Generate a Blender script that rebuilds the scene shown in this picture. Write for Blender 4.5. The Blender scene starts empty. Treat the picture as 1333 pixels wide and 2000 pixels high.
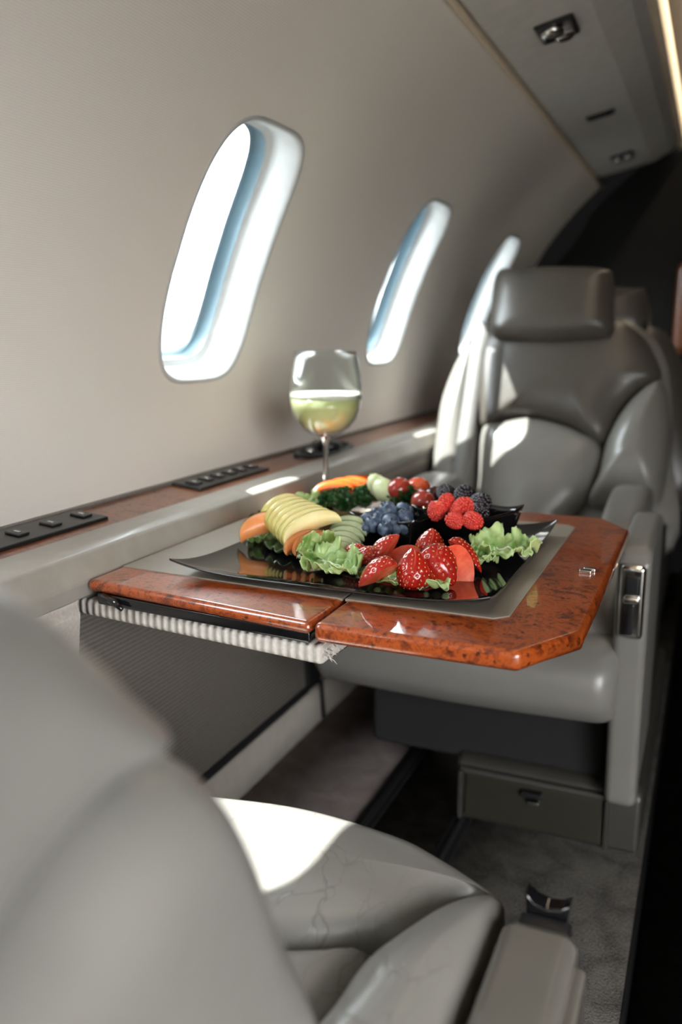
import bpy, bmesh, math, random
import numpy as np
from mathutils import Vector, Matrix

random.seed(7)
S = bpy.context.scene
COL = S.collection
PI = math.pi

# ------------------------------------------------------------------ camera numbers (1333 x 2000 frame)
CZ = 0.73                                   # eye height over the raised cabin floor
FPX = 1690.0; VPX, VPY = 1405.0, 650.0; PCX, PCY = 666.5, 1000.0
PITCH = math.atan((PCY - VPY) / FPX)
YAW = math.atan((VPX - PCX) / math.hypot(FPX, PCY - VPY))
FW = np.array([-math.sin(YAW) * math.cos(PITCH), math.cos(YAW) * math.cos(PITCH), -math.sin(PITCH)])
RT = np.array([math.cos(YAW), math.sin(YAW), 0.0])
UP = np.cross(RT, FW)
def ray(x, y): return FW + RT * (x - PCX) / FPX + UP * (PCY - y) / FPX
def onz(x, y, z):                           # point of the level plane z (relative to the eye)
    d = ray(x, y); p = d * (z / d[2]); return Vector((p[0], p[1], z + CZ))

# ------------------------------------------------------------------ materials
MATS = {}
class NT:
    def __init__(s, name):
        s.m = bpy.data.materials.new(name); s.m.use_nodes = True
        s.t = s.m.node_tree; s.n = s.t.nodes; s.l = s.t.links
        s.b = s.n['Principled BSDF']; s.out = s.n['Material Output']
        MATS[name] = s.m
    def node(s, typ, **kw):
        n = s.n.new(typ)
        for k, v in kw.items():
            if k in n.inputs: n.inputs[k].default_value = v
            else: setattr(n, k, v)
        return n
    def link(s, a, b): s.l.new(a, b)
    def coord(s, kind='Object', scale=(1, 1, 1), rot=(0, 0, 0)):
        c = s.node('ShaderNodeTexCoord'); mp = s.node('ShaderNodeMapping')
        mp.inputs['Scale'].default_value = scale; mp.inputs['Rotation'].default_value = rot
        s.link(c.outputs[kind], mp.inputs['Vector']); return mp.outputs['Vector']
    def ramp(s, fac, stops, interp='LINEAR'):
        r = s.node('ShaderNodeValToRGB'); r.color_ramp.interpolation = interp
        e = r.color_ramp.elements
        while len(e) > 1: e.remove(e[-1])
        e[0].position = stops[0][0]; e[0].color = (*stops[0][1], 1)
        for p, c in stops[1:]:
            k = e.new(p); k.color = (*c, 1)
        s.link(fac, r.inputs['Fac']); return r.outputs['Color']
    def noise(s, vec, scale, detail=4, rough=.55, dist=0):
        n = s.node('ShaderNodeTexNoise'); n.inputs['Scale'].default_value = scale
        n.inputs['Detail'].default_value = detail; n.inputs['Roughness'].default_value = rough
        n.inputs['Distortion'].default_value = dist
        s.link(vec, n.inputs['Vector']); return n.outputs['Fac']
    def bump(s, h, strength=.3, dist=.001, prev=None):
        b = s.node('ShaderNodeBump'); b.inputs['Strength'].default_value = strength
        b.inputs['Distance'].default_value = dist
        s.link(h, b.inputs['Height'])
        if prev is not None: s.link(prev, b.inputs['Normal'])
        s.link(b.outputs['Normal'], s.b.inputs['Normal']); return b.outputs['Normal']
    def set(s, **kw):
        for k, v in kw.items(): s.b.inputs[k.replace('_', ' ')].default_value = v
        return s
def plain(name, col, rough=.5, metal=0, coat=0, noise_amt=.06, nscale=40, **kw):
    t = NT(name); v = t.coord()
    f = t.noise(v, nscale)
    lo = tuple(max(0, c * (1 - noise_amt)) for c in col); hi = tuple(min(1, c * (1 + noise_amt)) for c in col)
    t.link(t.ramp(f, [(.3, lo), (.7, hi)]), t.b.inputs['Base Color'])
    t.set(Roughness=rough, Metallic=metal, Coat_Weight=coat, Coat_Roughness=.05, **kw)
    return t.m

def mat_leather(name, col, rough=.36, crack=0.0):
    t = NT(name); v = t.coord()
    big = t.noise(v, 9, 3)
    c = t.ramp(big, [(.3, tuple(x * .93 for x in col)), (.7, tuple(x * 1.05 for x in col))])
    n1 = t.noise(v, 420, 3, .6)
    nb = t.bump(n1, .10, .0006)
    n2 = t.noise(v, 22, 3, .6)
    nb = t.bump(n2, .22, .004, nb)
    if crack:
        # creases: thin lines of distorted, stretched cells, mostly running front to back, thinned by a soft mask
        dist = t.node('ShaderNodeTexNoise'); dist.inputs['Scale'].default_value = 16; dist.inputs['Detail'].default_value = 3
        t.link(v, dist.inputs['Vector'])
        mixv = t.node('ShaderNodeMix', data_type='VECTOR'); mixv.inputs['Factor'].default_value = .055
        t.link(v, mixv.inputs[4]); t.link(dist.outputs['Color'], mixv.inputs[5])
        mp = t.node('ShaderNodeMapping'); mp.inputs['Scale'].default_value = (62, 17, 26)
        t.link(mixv.outputs[1], mp.inputs['Vector'])
        vo = t.node('ShaderNodeTexVoronoi', feature='DISTANCE_TO_EDGE'); vo.inputs['Scale'].default_value = 1.0
        t.link(mp.outputs['Vector'], vo.inputs['Vector'])
        line = t.ramp(vo.outputs['Distance'], [(0.0, (1, 1, 1)), (.030, (0, 0, 0))])
        msk = t.ramp(t.noise(v, 9, 2), [(.38, (0, 0, 0)), (.52, (1, 1, 1))])
        mu = t.node('ShaderNodeMath', operation='MULTIPLY')
        t.link(line, mu.inputs[0]); t.link(msk, mu.inputs[1])
        mx = t.node('ShaderNodeMix', data_type='RGBA')
        mu2 = t.node('ShaderNodeMath', operation='MULTIPLY'); mu2.inputs[1].default_value = .42 * crack
        t.link(mu.outputs[0], mu2.inputs[0]); t.link(mu2.outputs[0], mx.inputs[0])
        t.link(c, mx.inputs[6]); mx.inputs[7].default_value = (col[0] * .25, col[1] * .22, col[2] * .2, 1)
        c = mx.outputs[2]
        inv = t.node('ShaderNodeMath', operation='SUBTRACT'); inv.inputs[0].default_value = 1
        t.link(mu.outputs[0], inv.inputs[1])
        nb = t.bump(inv.outputs[0], .22 * crack, .0012, nb)
    t.link(c, t.b.inputs['Base Color'])
    t.set(Roughness=rough); t.b.inputs['Specular IOR Level'].default_value = .55
    return t.m

def mat_wood(name, dark, mid, light, scale=1.0, coat=1.0, streak=(1, 1, 1)):
    t = NT(name); v = t.coord(scale=tuple(scale * s for s in streak))
    n1 = t.noise(v, 9, 6, .62, 2.2)
    n2 = t.noise(v, 55, 5, .7, 1.2)
    mixn = t.node('ShaderNodeMix', data_type='FLOAT'); mixn.inputs[0].default_value = .4
    t.link(n1, mixn.inputs[2]); t.link(n2, mixn.inputs[3])
    base = t.ramp(mixn.outputs[0], [(.36, dark), (.45, mid), (.51, light), (.57, mid), (.66, dark)])
    vo = t.node('ShaderNodeTexVoronoi'); vo.inputs['Scale'].default_value = 40
    dm = t.node('ShaderNodeMix', data_type='VECTOR'); dm.inputs['Factor'].default_value = .03
    nn = t.node('ShaderNodeTexNoise'); nn.inputs['Scale'].default_value = 40
    t.link(v, nn.inputs['Vector']); t.link(v, dm.inputs[4]); t.link(nn.outputs['Color'], dm.inputs[5])
    t.link(dm.outputs[1], vo.inputs['Vector'])
    eye = t.ramp(vo.outputs['Distance'], [(.14, (1, 1, 1)), (.30, (0, 0, 0))])
    msk = t.ramp(t.noise(v, 11, 3), [(.46, (0, 0, 0)), (.53, (1, 1, 1))])
    mu = t.node('ShaderNodeMath', operation='MULTIPLY'); t.link(eye, mu.inputs[0]); t.link(msk, mu.inputs[1])
    mu2 = t.node('ShaderNodeMath', operation='MULTIPLY'); mu2.inputs[1].default_value = .9; t.link(mu.outputs[0], mu2.inputs[0])
    mx = t.node('ShaderNodeMix', data_type='RGBA'); t.link(mu2.outputs[0], mx.inputs[0]); t.link(base, mx.inputs[6])
    mx.inputs[7].default_value = (dark[0] * .5, dark[1] * .5, dark[2] * .5, 1)
    t.link(mx.outputs[2], t.b.inputs['Base Color'])
    t.set(Roughness=.3, Coat_Weight=coat, Coat_Roughness=.04)
    return t.m

def mat_ribbed(name, col, freq=260, axis='Z', depth=.5, lo=.62):
    t = NT(name); v = t.coord()
    w = t.node('ShaderNodeTexWave', wave_type='BANDS', bands_direction=axis); w.inputs['Scale'].default_value = freq / 8
    w.inputs['Distortion'].default_value = .6; w.inputs['Detail'].default_value = 1
    t.link(v, w.inputs['Vector'])
    n = t.noise(v, 260, 3)
    c = t.ramp(w.outputs['Fac'], [(.05, tuple(x * lo for x in col)), (.5, col)])
    mx = t.node('ShaderNodeMix', data_type='RGBA', blend_type='MULTIPLY'); mx.inputs[0].default_value = .5
    t.link(c, mx.inputs[6]); t.link(t.ramp(n, [(.3, (.6, .6, .6)), (.7, (1, 1, 1))]), mx.inputs[7])
    t.link(mx.outputs[2], t.b.inputs['Base Color'])
    t.bump(w.outputs['Fac'], depth, .002); t.set(Roughness=.9)
    return t.m

def mat_weave(name, col):
    t = NT(name); v = t.coord()
    ws = []
    for ax in ('Y', 'Z'):
        w = t.node('ShaderNodeTexWave', wave_type='BANDS', bands_direction=ax); w.inputs['Scale'].default_value = 150
        w.inputs['Distortion'].default_value = 1.2; w.inputs['Detail'].default_value = 1; w.inputs['Detail Scale'].default_value = 3
        t.link(v, w.inputs['Vector']); ws.append(w.outputs['Fac'])
    m = t.node('ShaderNodeMath', operation='MULTIPLY'); t.link(ws[0], m.inputs[0]); t.link(ws[1], m.inputs[1])
    c = t.ramp(m.outputs[0], [(.0, tuple(x * .93 for x in col)), (.5, tuple(x * 1.02 for x in col))])
    t.link(c, t.b.inputs['Base Color']); t.bump(m.outputs[0], .12, .0006); t.set(Roughness=.85)
    return t.m

def mat_carpet(name, col, col2):
    t = NT(name); v = t.coord()
    n1 = t.noise(v, 320, 2, .7); n2 = t.noise(v, 22, 3, .6, .6)
    mx = t.node('ShaderNodeMix', data_type='FLOAT'); mx.inputs[0].default_value = .5
    t.link(n1, mx.inputs[2]); t.link(n2, mx.inputs[3])
    t.link(t.ramp(mx.outputs[0], [(.36, col), (.62, col2)]), t.b.inputs['Base Color'])
    t.bump(n1, .9, .004); t.set(Roughness=1.0); t.b.inputs['Specular IOR Level'].default_value = .1
    return t.m

def mat_glass_pane(name, tint=(.86, .95, .98), gloss=.08):
    t = NT(name)
    tr = t.node('ShaderNodeBsdfTransparent'); tr.inputs['Color'].default_value = (*tint, 1)
    gl = t.node('ShaderNodeBsdfGlossy'); gl.inputs['Roughness'].default_value = .02
    n = t.noise(t.coord(), 3, 1)
    fr = t.node('ShaderNodeLayerWeight'); fr.inputs['Blend'].default_value = .5
    pw = t.node('ShaderNodeMath', operation='POWER'); pw.inputs[1].default_value = 4.0 if gloss < 1 else gloss
    t.link(fr.outputs['Facing'], pw.inputs[0])
    m = t.node('ShaderNodeMixShader')
    t.link(pw.outputs[0], m.inputs[0]); t.link(tr.outputs[0], m.inputs[1]); t.link(gl.outputs[0], m.inputs[2])
    t.link(m.outputs[0], t.out.inputs['Surface'])
    return t.m

def mat_fruit(name, stops, nscale, rough=.3, sss=.2, rad=(.01, .004, .002), coat=.0, bump=None, coordk='Object', scale=(1, 1, 1)):
    t = NT(name); v = t.coord(coordk, scale)
    f = t.noise(v, nscale, 3)
    t.link(t.ramp(f, stops), t.b.inputs['Base Color'])
    if bump: t.bump(t.noise(v, bump[0], 2), bump[1], bump[2])
    t.set(Roughness=rough, Subsurface_Weight=sss, Coat_Weight=coat, Coat_Roughness=.1)
    t.b.inputs['Subsurface Radius'].default_value = (1, .5, .3); t.b.inputs['Subsurface Scale'].default_value = rad[0]
    return t.m

LEATHER = mat_leather('grey_beige_leather', (.20, .190, .173), .30)
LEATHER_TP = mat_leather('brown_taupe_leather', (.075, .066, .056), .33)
LEATHER_WORN = mat_leather('creased_grey_leather', (.235, .222, .202), .29, crack=1.0)
LEATHER_ARM = mat_leather('smooth_arm_leather', (.145, .132, .114), .13)
LEATHER_DK = mat_leather('shaded_taupe_plastic', (.035, .033, .028), .4)  # taupe darkened to hold the shadow under the table and beside the seat
WALLFAB = mat_weave('cream_wall_fabric', (.85, .795, .725))
RAILM = plain('beige_rail_plastic', (.36, .335, .295), .38, coat=.2)
WOOD_T = mat_wood('burl_table_wood', (.045, .008, .003), (.22, .035, .006), (.42, .082, .012), 3.0)
WOOD_L = mat_wood('burl_ledge_wood', (.05, .018, .008), (.19, .055, .02), (.29, .095, .036), 3.0, .5)
WOOD_D = mat_wood('bounce_cut_wood', (.012, .005, .003), (.03, .011, .005), (.05, .018, .007), 3.0, .3)  # for the unseen far right wall, darkened to cut bounce on the facing seat
MATM = mat_leather('taupe_mat_leather', (.26, .225, .18), .40)
BLACKGL = plain('black_gloss_plastic', (.006, .006, .007), .06, coat=.6)
BLACKM = plain('black_matte', (.008, .008, .009), .6)
BLACKS = plain('black_satin', (.012, .012, .013), .3)
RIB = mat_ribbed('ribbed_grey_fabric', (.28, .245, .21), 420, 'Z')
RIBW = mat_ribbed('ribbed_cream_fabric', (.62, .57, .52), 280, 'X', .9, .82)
CARPET = mat_carpet('taupe_carpet', (.21, .172, .164), (.36, .30, .285))
CARPET_G = mat_carpet('grey_carpet', (.05, .048, .043), (.16, .147, .13))
AISLE = mat_carpet('shadowed_aisle_carpet', (.006, .006, .006), (.014, .013, .013))  # near-black puts the aisle's shadow into the carpet colour
DARK = plain('shadow_black_panel', (.010, .010, .010), .95)  # near-black colour holds the shadow of the far bulkhead and recesses
CHROME = plain('chrome', (.75, .74, .72), .12, 1.0)
WHITEP = plain('white_window_plastic', (.5, .5, .49), .3)
TEAL = plain('blue_grey_gasket', (.045, .080, .10), .4)
PSU = plain('overhead_grey_plastic', (.66, .64, .60), .36)
CREAM = plain('cream_piping', (.72, .60, .44), .6)
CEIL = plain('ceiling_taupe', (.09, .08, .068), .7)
PANE = mat_glass_pane('window_glass')
GLASS = mat_glass_pane('wine_glass_glass', (.95, .965, .96), 2.2)
t = NT('cut_glass'); t.link(t.ramp(t.noise(t.coord(), 5), [(0, (.97, .98, .975)), (1, (1, 1, 1))]), t.b.inputs['Base Color'])
t.set(Roughness=.0, Transmission_Weight=1.0, IOR=1.45); GLASSR = t.m
JUICE = mat_fruit('green_juice', [(.3, (.66, .70, .30)), (.7, (.76, .79, .42))], 30, .15, .6, (.03,))
FOAM = plain('pale_foam', (.80, .80, .66), .7, nscale=300)
STRAW = mat_fruit('strawberry_skin', [(.3, (.28, .007, .005)), (.7, (.45, .017, .009))], 60, .22, .12, (.004,), .5, (240, .15, .002))
SEED = plain('strawberry_seed', (.62, .36, .10), .35)
FLESH = mat_fruit('strawberry_flesh', [(.3, (.66, .05, .02)), (.7, (.85, .16, .07))], 90, .25, .25, (.006,), .3)
RASP = mat_fruit('raspberry_red', [(.3, (.54, .028, .020)), (.7, (.70, .065, .040))], 200, .4, .3, (.004,))
BLACKB = mat_fruit('blackberry_black', [(.3, (.008, .006, .010)), (.7, (.022, .012, .020))], 200, .16, .05, (.002,), .4)
BLUEB = mat_fruit('blueberry_bloom', [(.32, (.016, .026, .055)), (.5, (.05, .08, .135)), (.78, (.24, .30, .39))], 90, .42, .05, (.002,))
CALYX = plain('blueberry_crown', (.02, .025, .045), .6)
GRAPE_R = mat_fruit('red_grape', [(.3, (.20, .015, .012)), (.7, (.42, .05, .03))], 40, .14, .3, (.008,), .3)
GRAPE_O = mat_fruit('orange_red_grape', [(.3, (.48, .05, .02)), (.7, (.66, .12, .05))], 40, .14, .3, (.008,), .3)
GRAPE_D = mat_fruit('dark_grape', [(.3, (.035, .010, .014)), (.7, (.10, .02, .022))], 40, .14, .2, (.006,), .3)
GRAPE_G = mat_fruit('green_grape', [(.3, (.52, .60, .30)), (.7, (.66, .72, .46))], 40, .16, .35, (.01,), .2)
APPLE = mat_fruit('apple_flesh', [(.3, (.86, .72, .30)), (.7, (.92, .82, .46))], 60, .35, .25, (.008,))
APPLES = mat_fruit('apple_skin', [(.3, (.62, .56, .10)), (.7, (.74, .66, .18))], 80, .25, .1, (.004,), .3)
MELON = mat_fruit('cantaloupe_flesh', [(.3, (.78, .25, .07)), (.7, (.85, .36, .13))], 50, .35, .3, (.008,), .1)
PAPAYA = mat_fruit('orange_papaya_flesh', [(.3, (.46, .065, .006)), (.7, (.56, .10, .010))], 50, .35, .3, (.008,), .1)
HONEY = mat_fruit('pale_green_melon', [(.3, (.28, .36, .17)), (.7, (.46, .52, .32))], 70, .35, .3, (.008,), .1)
MRIND = plain('melon_rind', (.30, .38, .14), .5)
LETT = mat_fruit('lettuce_green', [(.36, (.13, .26, .05)), (.64, (.48, .60, .27))], 34, .38, .25, (.005,), .1, (120, .35, .002))
LRIB = plain('lettuce_rib', (.62, .68, .48), .4)
PARS = mat_fruit('parsley_green', [(.3, (.018, .075, .02)), (.7, (.06, .17, .05))], 120, .45, .1, (.002,))
KALE = mat_fruit('dark_leaf_green', [(.3, (.05, .09, .03)), (.7, (.10, .15, .06))], 60, .3, .1, (.002,), .2)

# ------------------------------------------------------------------ object helpers
def link(o, parent=None):
    COL.objects.link(o)
    if parent is not None: o.parent = parent
    return o
def tag(o, label=None, cat=None, group=None, kind=None):
    if label: o['label'] = label
    if cat: o['category'] = cat
    if group: o['group'] = group
    if kind: o['kind'] = kind
    return o
def root(name, loc, label, cat, group=None, rot=None, kind=None):
    o = bpy.data.objects.new(name, None); o.empty_display_size = .02
    o.location = loc
    if rot is not None: o.rotation_euler = rot
    link(o); return tag(o, label, cat, group, kind)
def wloc(o):
    v = Vector((0, 0, 0))
    while o is not None: v = v + Vector(o.location); o = o.parent
    return v
def mk(name, vf, mat, parent=None, smooth=True, local=False, bevel=0, subsurf=0, segs=3, angle=40, loc=None):
    """one mesh object; vertices in world coordinates unless local"""
    vs, fs = vf
    off = Vector((0, 0, 0)) if (local or parent is None) else wloc(parent)
    if parent is None and loc is not None and not local: off = Vector(loc)
    me = bpy.data.meshes.new(name)
    me.from_pydata([(Vector(v) - off)[:] for v in vs], [], fs)
    bm = bmesh.new(); bm.from_mesh(me)
    bmesh.ops.remove_doubles(bm, verts=bm.verts, dist=1e-6)
    bmesh.ops.recalc_face_normals(bm, faces=bm.faces)
    bm.to_mesh(me); bm.free()
    for m in (mat if isinstance(mat, (list, tuple)) else [mat]): me.materials.append(m)
    me.polygons.foreach_set('use_smooth', [smooth] * len(me.polygons))
    o = bpy.data.objects.new(name, me)
    if loc is not None and parent is None: o.location = loc
    link(o, parent)
    if bevel:
        b = o.modifiers.new('bevel', 'BEVEL'); b.width = bevel; b.segments = segs; b.limit_method = 'ANGLE'; b.angle_limit = math.radians(angle)
        b.harden_normals = False
        me.polygons.foreach_set('use_smooth', [True] * len(me.polygons))
        w = o.modifiers.new('wn', 'WEIGHTED_NORMAL')
    if subsurf:
        s = o.modifiers.new('sub', 'SUBSURF'); s.levels = subsurf; s.render_levels = subsurf
    return o
def join(*parts):
    V, F = [], []
    for v, f in parts:
        n = len(V); V += list(v); F += [tuple(i + n for i in q) for q in f]
    return V, F
def box(x0, x1, y0, y1, z0, z1):
    v = [(x, y, z) for z in (z0, z1) for y in (y0, y1) for x in (x0, x1)]
    return v, [(0, 2, 3, 1), (4, 5, 7, 6), (0, 1, 5, 4), (2, 6, 7, 3), (0, 4, 6, 2), (1, 3, 7, 5)]
def rbox(x0, x1, y0, y1, z0, z1): return box(x0, x1, y0, y1, z0 + CZ, z1 + CZ)   # z from the eye
def prism(poly, z0, z1):
    n = len(poly)
    v = [(x, y, z0) for x, y in poly] + [(x, y, z1) for x, y in poly]
    return v, [tuple(range(n))[::-1], tuple(range(n, 2 * n))] + [(i, (i + 1) % n, n + (i + 1) % n, n + i) for i in range(n)]
def prism_x(poly, x0, x1):                  # poly in (y, z)
    n = len(poly)
    v = [(x0, y, z) for y, z in poly] + [(x1, y, z) for y, z in poly]
    return v, [tuple(range(n)), tuple(range(n, 2 * n))[::-1]] + [(i, (i + 1) % n, n + (i + 1) % n, n + i) for i in range(n)]
def prism_y(poly, y0, y1):                  # poly in (x, z)
    n = len(poly)
    v = [(x, y0, z) for x, z in poly] + [(x, y1, z) for x, z in poly]
    return v, [tuple(range(n)), tuple(range(n, 2 * n))[::-1]] + [(i, (i + 1) % n, n + (i + 1) % n, n + i) for i in range(n)]
def smooth_loop(pts, sub=6):                # closed Catmull-Rom through pts
    pts = [np.array(p, float) for p in pts]; n = len(pts); out = []
    for i in range(n):
        a, b, c, d = pts[i - 1], pts[i], pts[(i + 1) % n], pts[(i + 2) % n]
        for k in range(sub):
            t = k / sub
            out.append(.5 * ((2 * b) + (c - a) * t + (2 * a - 5 * b + 4 * c - d) * t * t + (3 * b - a - 3 * c + d) * t ** 3))
    return out
def rings(loops, cap0=True, cap1=True, closed=True):
    n = len(loops[0]); V = [tuple(p) for L in loops for p in L]; F = []
    for r in range(len(loops) - 1):
        for i in range(n if closed else n - 1):
            j = (i + 1) % n
            F.append((r * n + i, r * n + j, (r + 1) * n + j, (r + 1) * n + i))
    if cap0: F.append(tuple(range(n))[::-1])
    if cap1: F.append(tuple((len(loops) - 1) * n + i for i in range(n)))
    return V, F
def pillow(outline, fmap, front=.03, depth=.05, rim=.012, nr=8, sub=6, center=None, power=2.2, seamdip=0.0):
    """a stuffed pad: 2-D outline (u, v), domed to `front` over its plane, `depth` thick behind it; fmap(u, v, w) -> world"""
    L = smooth_loop(outline, sub)
    c = np.mean(L, axis=0) if center is None else np.array(center, float)
    loops = []
    def ring(r, w): loops.append([fmap(*(c + (p - c) * r), w) for p in L])
    ring(.02, -depth); ring(.7, -depth); ring(.96, -depth); ring(1.0, -depth + rim)
    ring(1.0, -rim * .6)
    ring(.985, rim * .05)
    for i in range(1, nr + 1):
        r = (1 - i / nr) * .965 + .005
        ring(r, front * (1 - r ** power) ** .75 + rim * .15)
    return rings(loops)
def pad_x(profile, x0, x1, rnd=.03, sub=6, n=5, bulge=0.0, nm=4):
    """profile (y, z) run along x with rounded ends"""
    L = smooth_loop(profile, sub); c = np.mean(L, axis=0); loops = []
    rad = np.mean([np.linalg.norm(p - c) for p in L])
    def sec(x, inset, k=1.0):
        s = []
        for p in L:
            d = p - c; l = np.linalg.norm(d)
            q = c + d * k * max(.04, (l - inset) / l)
            s.append((x, q[0], q[1]))
        loops.append(s)
    rr = min(rnd, rad * .9)
    for i in range(n + 1):
        a = (i / n) * PI / 2
        sec(x0 + rnd * (1 - math.sin(a)), rr * (1 - math.sin(a)) if False else rr * (1 - math.sin(a)) , 1) if False else sec(x0 + rnd * (1 - math.cos(a)), rr * (1 - math.sin(a)))
    for i in range(1, nm):
        f = i / nm
        sec(x0 + rnd + (x1 - x0 - 2 * rnd) * f, 0, 1 + bulge * math.sin(PI * f))
    for i in range(n, -1, -1):
        a = (i / n) * PI / 2
        sec(x1 - rnd * (1 - math.cos(a)), rr * (1 - math.sin(a)))
    return rings(loops)
def lathe(prof, seg=32, center=(0, 0, 0), cap0=True, cap1=True):
    loops = [[(center[0] + r * math.cos(2 * PI * i / seg), center[1] + r * math.sin(2 * PI * i / seg), center[2] + z) for i in range(seg)] for r, z in prof]
    return rings(loops, cap0, cap1)
def tube(path, rad, seg=8, cap=True):
    path = [Vector(p) for p in path]; loops = []
    rads = rad if isinstance(rad, (list, tuple)) else [rad] * len(path)
    for i, p in enumerate(path):
        d = (path[min(i + 1, len(path) - 1)] - path[max(i - 1, 0)]).normalized()
        a = Vector((0, 0, 1)) if abs(d.z) < .9 else Vector((1, 0, 0))
        u = d.cross(a).normalized(); w = d.cross(u)
        loops.append([tuple(p + (u * math.cos(2 * PI * k / seg) + w * math.sin(2 * PI * k / seg)) * rads[i]) for k in range(seg)])
    return rings(loops, cap, cap)
def xform(vf, M): return [tuple(M @ Vector(v)) for v in vf[0]], vf[1]
def uvsphere(c, r, seg=10, ring=7, sc=(1, 1, 1)):
    prof = [(math.sin(PI * (i + .02) / (ring + .04)) * r, -math.cos(PI * (i + .02) / (ring + .04)) * r) for i in range(ring + 1)]
    v, f = lathe(prof, seg)
    return [(c[0] + x * sc[0], c[1] + y * sc[1], c[2] + z * sc[2]) for x, y, z in v], f
def frame_from(axis, up):
    x = Vector(axis).normalized(); z = Vector(up); z = (z - x * z.dot(x)).normalized(); y = z.cross(x)
    return Matrix((x, y, z)).transposed()    # columns x, y, z
def rot_euler(axis, up): return frame_from(axis, up).to_euler()

# ================================================================== SETTING
CXC, CZC, CR = .2, -.234, .881               # fuselage circle (eye-relative z)
Y0, Y1 = -1.65, 2.9
def cyl(th, y, dr=0.0, side=-1):
    a = math.radians(th); r = CR + dr
    return (CXC + side * r * math.cos(a), y, CZ + CZC + r * math.sin(a))
WY = [-1.10, -.36, .395, 1.046, 1.768, 2.47]
WTC, WTH, WHY = 22.4, 11.3, .112             # window centre angle, half angle, half width
def sgnp(v, e): return math.copysign(abs(v) ** e, v)
def hole(a, k=1.0): return sgnp(math.cos(a), .5) * WHY * k, sgnp(math.sin(a), .5) * WTH * k
NA = 96
def sidewall(side, name, label):
    skip = (0, 1) if side > 0 else ()          # unseen doorway added on the aisle side to let in fill light
    edges = [Y0] + [(WY[i] + WY[i + 1]) / 2 for i in range(len(WY) - 1)] + [Y1]
    V, F, N = [], [], []
    for wi, yc in enumerate(WY):
        ya, yb = edges[wi], edges[wi + 1]
        if wi in skip: continue
        nr = 14; base = len(V)
        for r in range(nr + 1):
            f = (r / nr) ** 1.3
            for i in range(NA):
                a = 2 * PI * i / NA
                hy, ht = hole(a)
                m = max(abs(hy) / WHY, abs(ht) / WTH)
                qy, qt = hy / WHY / m, ht / WTH / m
                ry = qy * ((yb - yc) if qy > 0 else (yc - ya)); rt = qt * ((50 - WTC) if qt > 0 else (WTC - (-2)))
                y = yc + hy * (1 - f) + ry * f; th = WTC + ht * (1 - f) + rt * f
                V.append(cyl(th, y, 0, side)); aa = math.radians(th)
                N.append((-side * math.cos(aa), 0, -math.sin(aa)))
        for r in range(nr):
            for i in range(NA):
                j = (i + 1) % NA
                q = (base + r * NA + i, base + r * NA + j, base + (r + 1) * NA + j, base + (r + 1) * NA + i)
                p0, p1, p2 = (Vector(V[k]) for k in q[:3])
                F.append(q if (p1 - p0).cross(p2 - p0).dot(Vector(N[q[0]])) > 0 else q[::-1])
    me = bpy.data.meshes.new(name); me.from_pydata(V, [], F); me.materials.append(WALLFAB); me.materials.append(WOOD_D)
    if side > 0: me.polygons.foreach_set('material_index', [1 if sum(V[k][1] for k in f) / 4 > .72 else 0 for f in F])
    me.polygons.foreach_set('use_smooth', [True] * len(me.polygons))
    try: me.normals_split_custom_set_from_vertices(N)
    except Exception: pass
    o = bpy.data.objects.new(name, me); link(o); tag(o, label, 'wall', kind='structure'); return o
sidewall(-1, 'wall_left', 'curved cream fabric cabin sidewall with the row of rounded windows')
sidewall(1, 'wall_right', 'curved cream fabric sidewall across the aisle')

def window(side, yc, idx, label):
    def loop(k, dr, dt=0):
        L = []
        for i in range(NA):
            a = 2 * PI * (i + .5) / NA; hy, ht = hole(a, 1)
            # inset by distance k (metres) toward the centre, same on every side
            L.append(cyl(WTC + ht * (1 - k / (WTH * PI / 180 * CR)), yc + hy * (1 - k / WHY), dr, side))
        return L
    c = cyl(WTC, yc, .02, side)
    r = root('window_%d' % idx, c, label, 'window', kind='structure')
    mk('frame', rings([loop(-.005, .0005), loop(-.004, -.0015), loop(-.001, -.002), loop(.001, -.001), loop(.004, .004), loop(.009, .030), loop(.010, .044), loop(.018, .047)], False, False), WHITEP, r)
    mk('gasket', rings([loop(.018, .047), loop(.0185, .068), loop(.023, .071), loop(.0, .076)], False, False), TEAL, r)
    if side > 0 and yc > 0: mk('blocking_blind', rings([loop(-.002, .012), loop(.05, .012), loop(.10, .012)], False, True), WHITEP, r)  # unseen blind added to keep daylight off the facing seat
    mk('pane', rings([loop(.010, .072), loop(.05, .0735), loop(.10, .074)], False, True), PANE, r)
labs = ['cabin window beside the seat at the near end, white frame', 'large bright cabin window nearest the camera, above the table', 'cabin window behind the wine glass, middle of the row of three', 'cabin window partly hidden by the facing seat headrest']
n = 0
for s in (-1, 1):
    for i, yc in enumerate(WY):
        if s == 1 and i < 2: continue            # the added doorway; unseen windows beyond it are closed by added blinds
        n += 1
        lab = labs[i - 2] if s < 0 and i >= 2 else ('cabin sidewall window out of view, %s side' % ('window' if s < 0 else 'aisle'))
        window(s, yc, n, lab)

# right side: window holes closed by blinds added to block daylight; ceiling shell
def arc_shell(t0, t1, dr, y0, y1, nseg=24, ny=2):
    loops = []
    for j in range(ny):
        y = y0 + (y1 - y0) * j / (ny - 1)
        L = []
        for i in range(nseg + 1):
            th = math.radians(t0 + (t1 - t0) * i / nseg); L.append((CXC - (CR + dr) * math.cos(th), y, CZ + CZC + (CR + dr) * math.sin(th)))
        loops.append(L)
    return rings(loops, False, False, closed=False)
tag(mk('ceiling', arc_shell(44, 136, .006, Y0, Y1), CEIL), 'dim taupe cabin ceiling over the aisle', 'ceiling', kind='structure')
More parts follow.
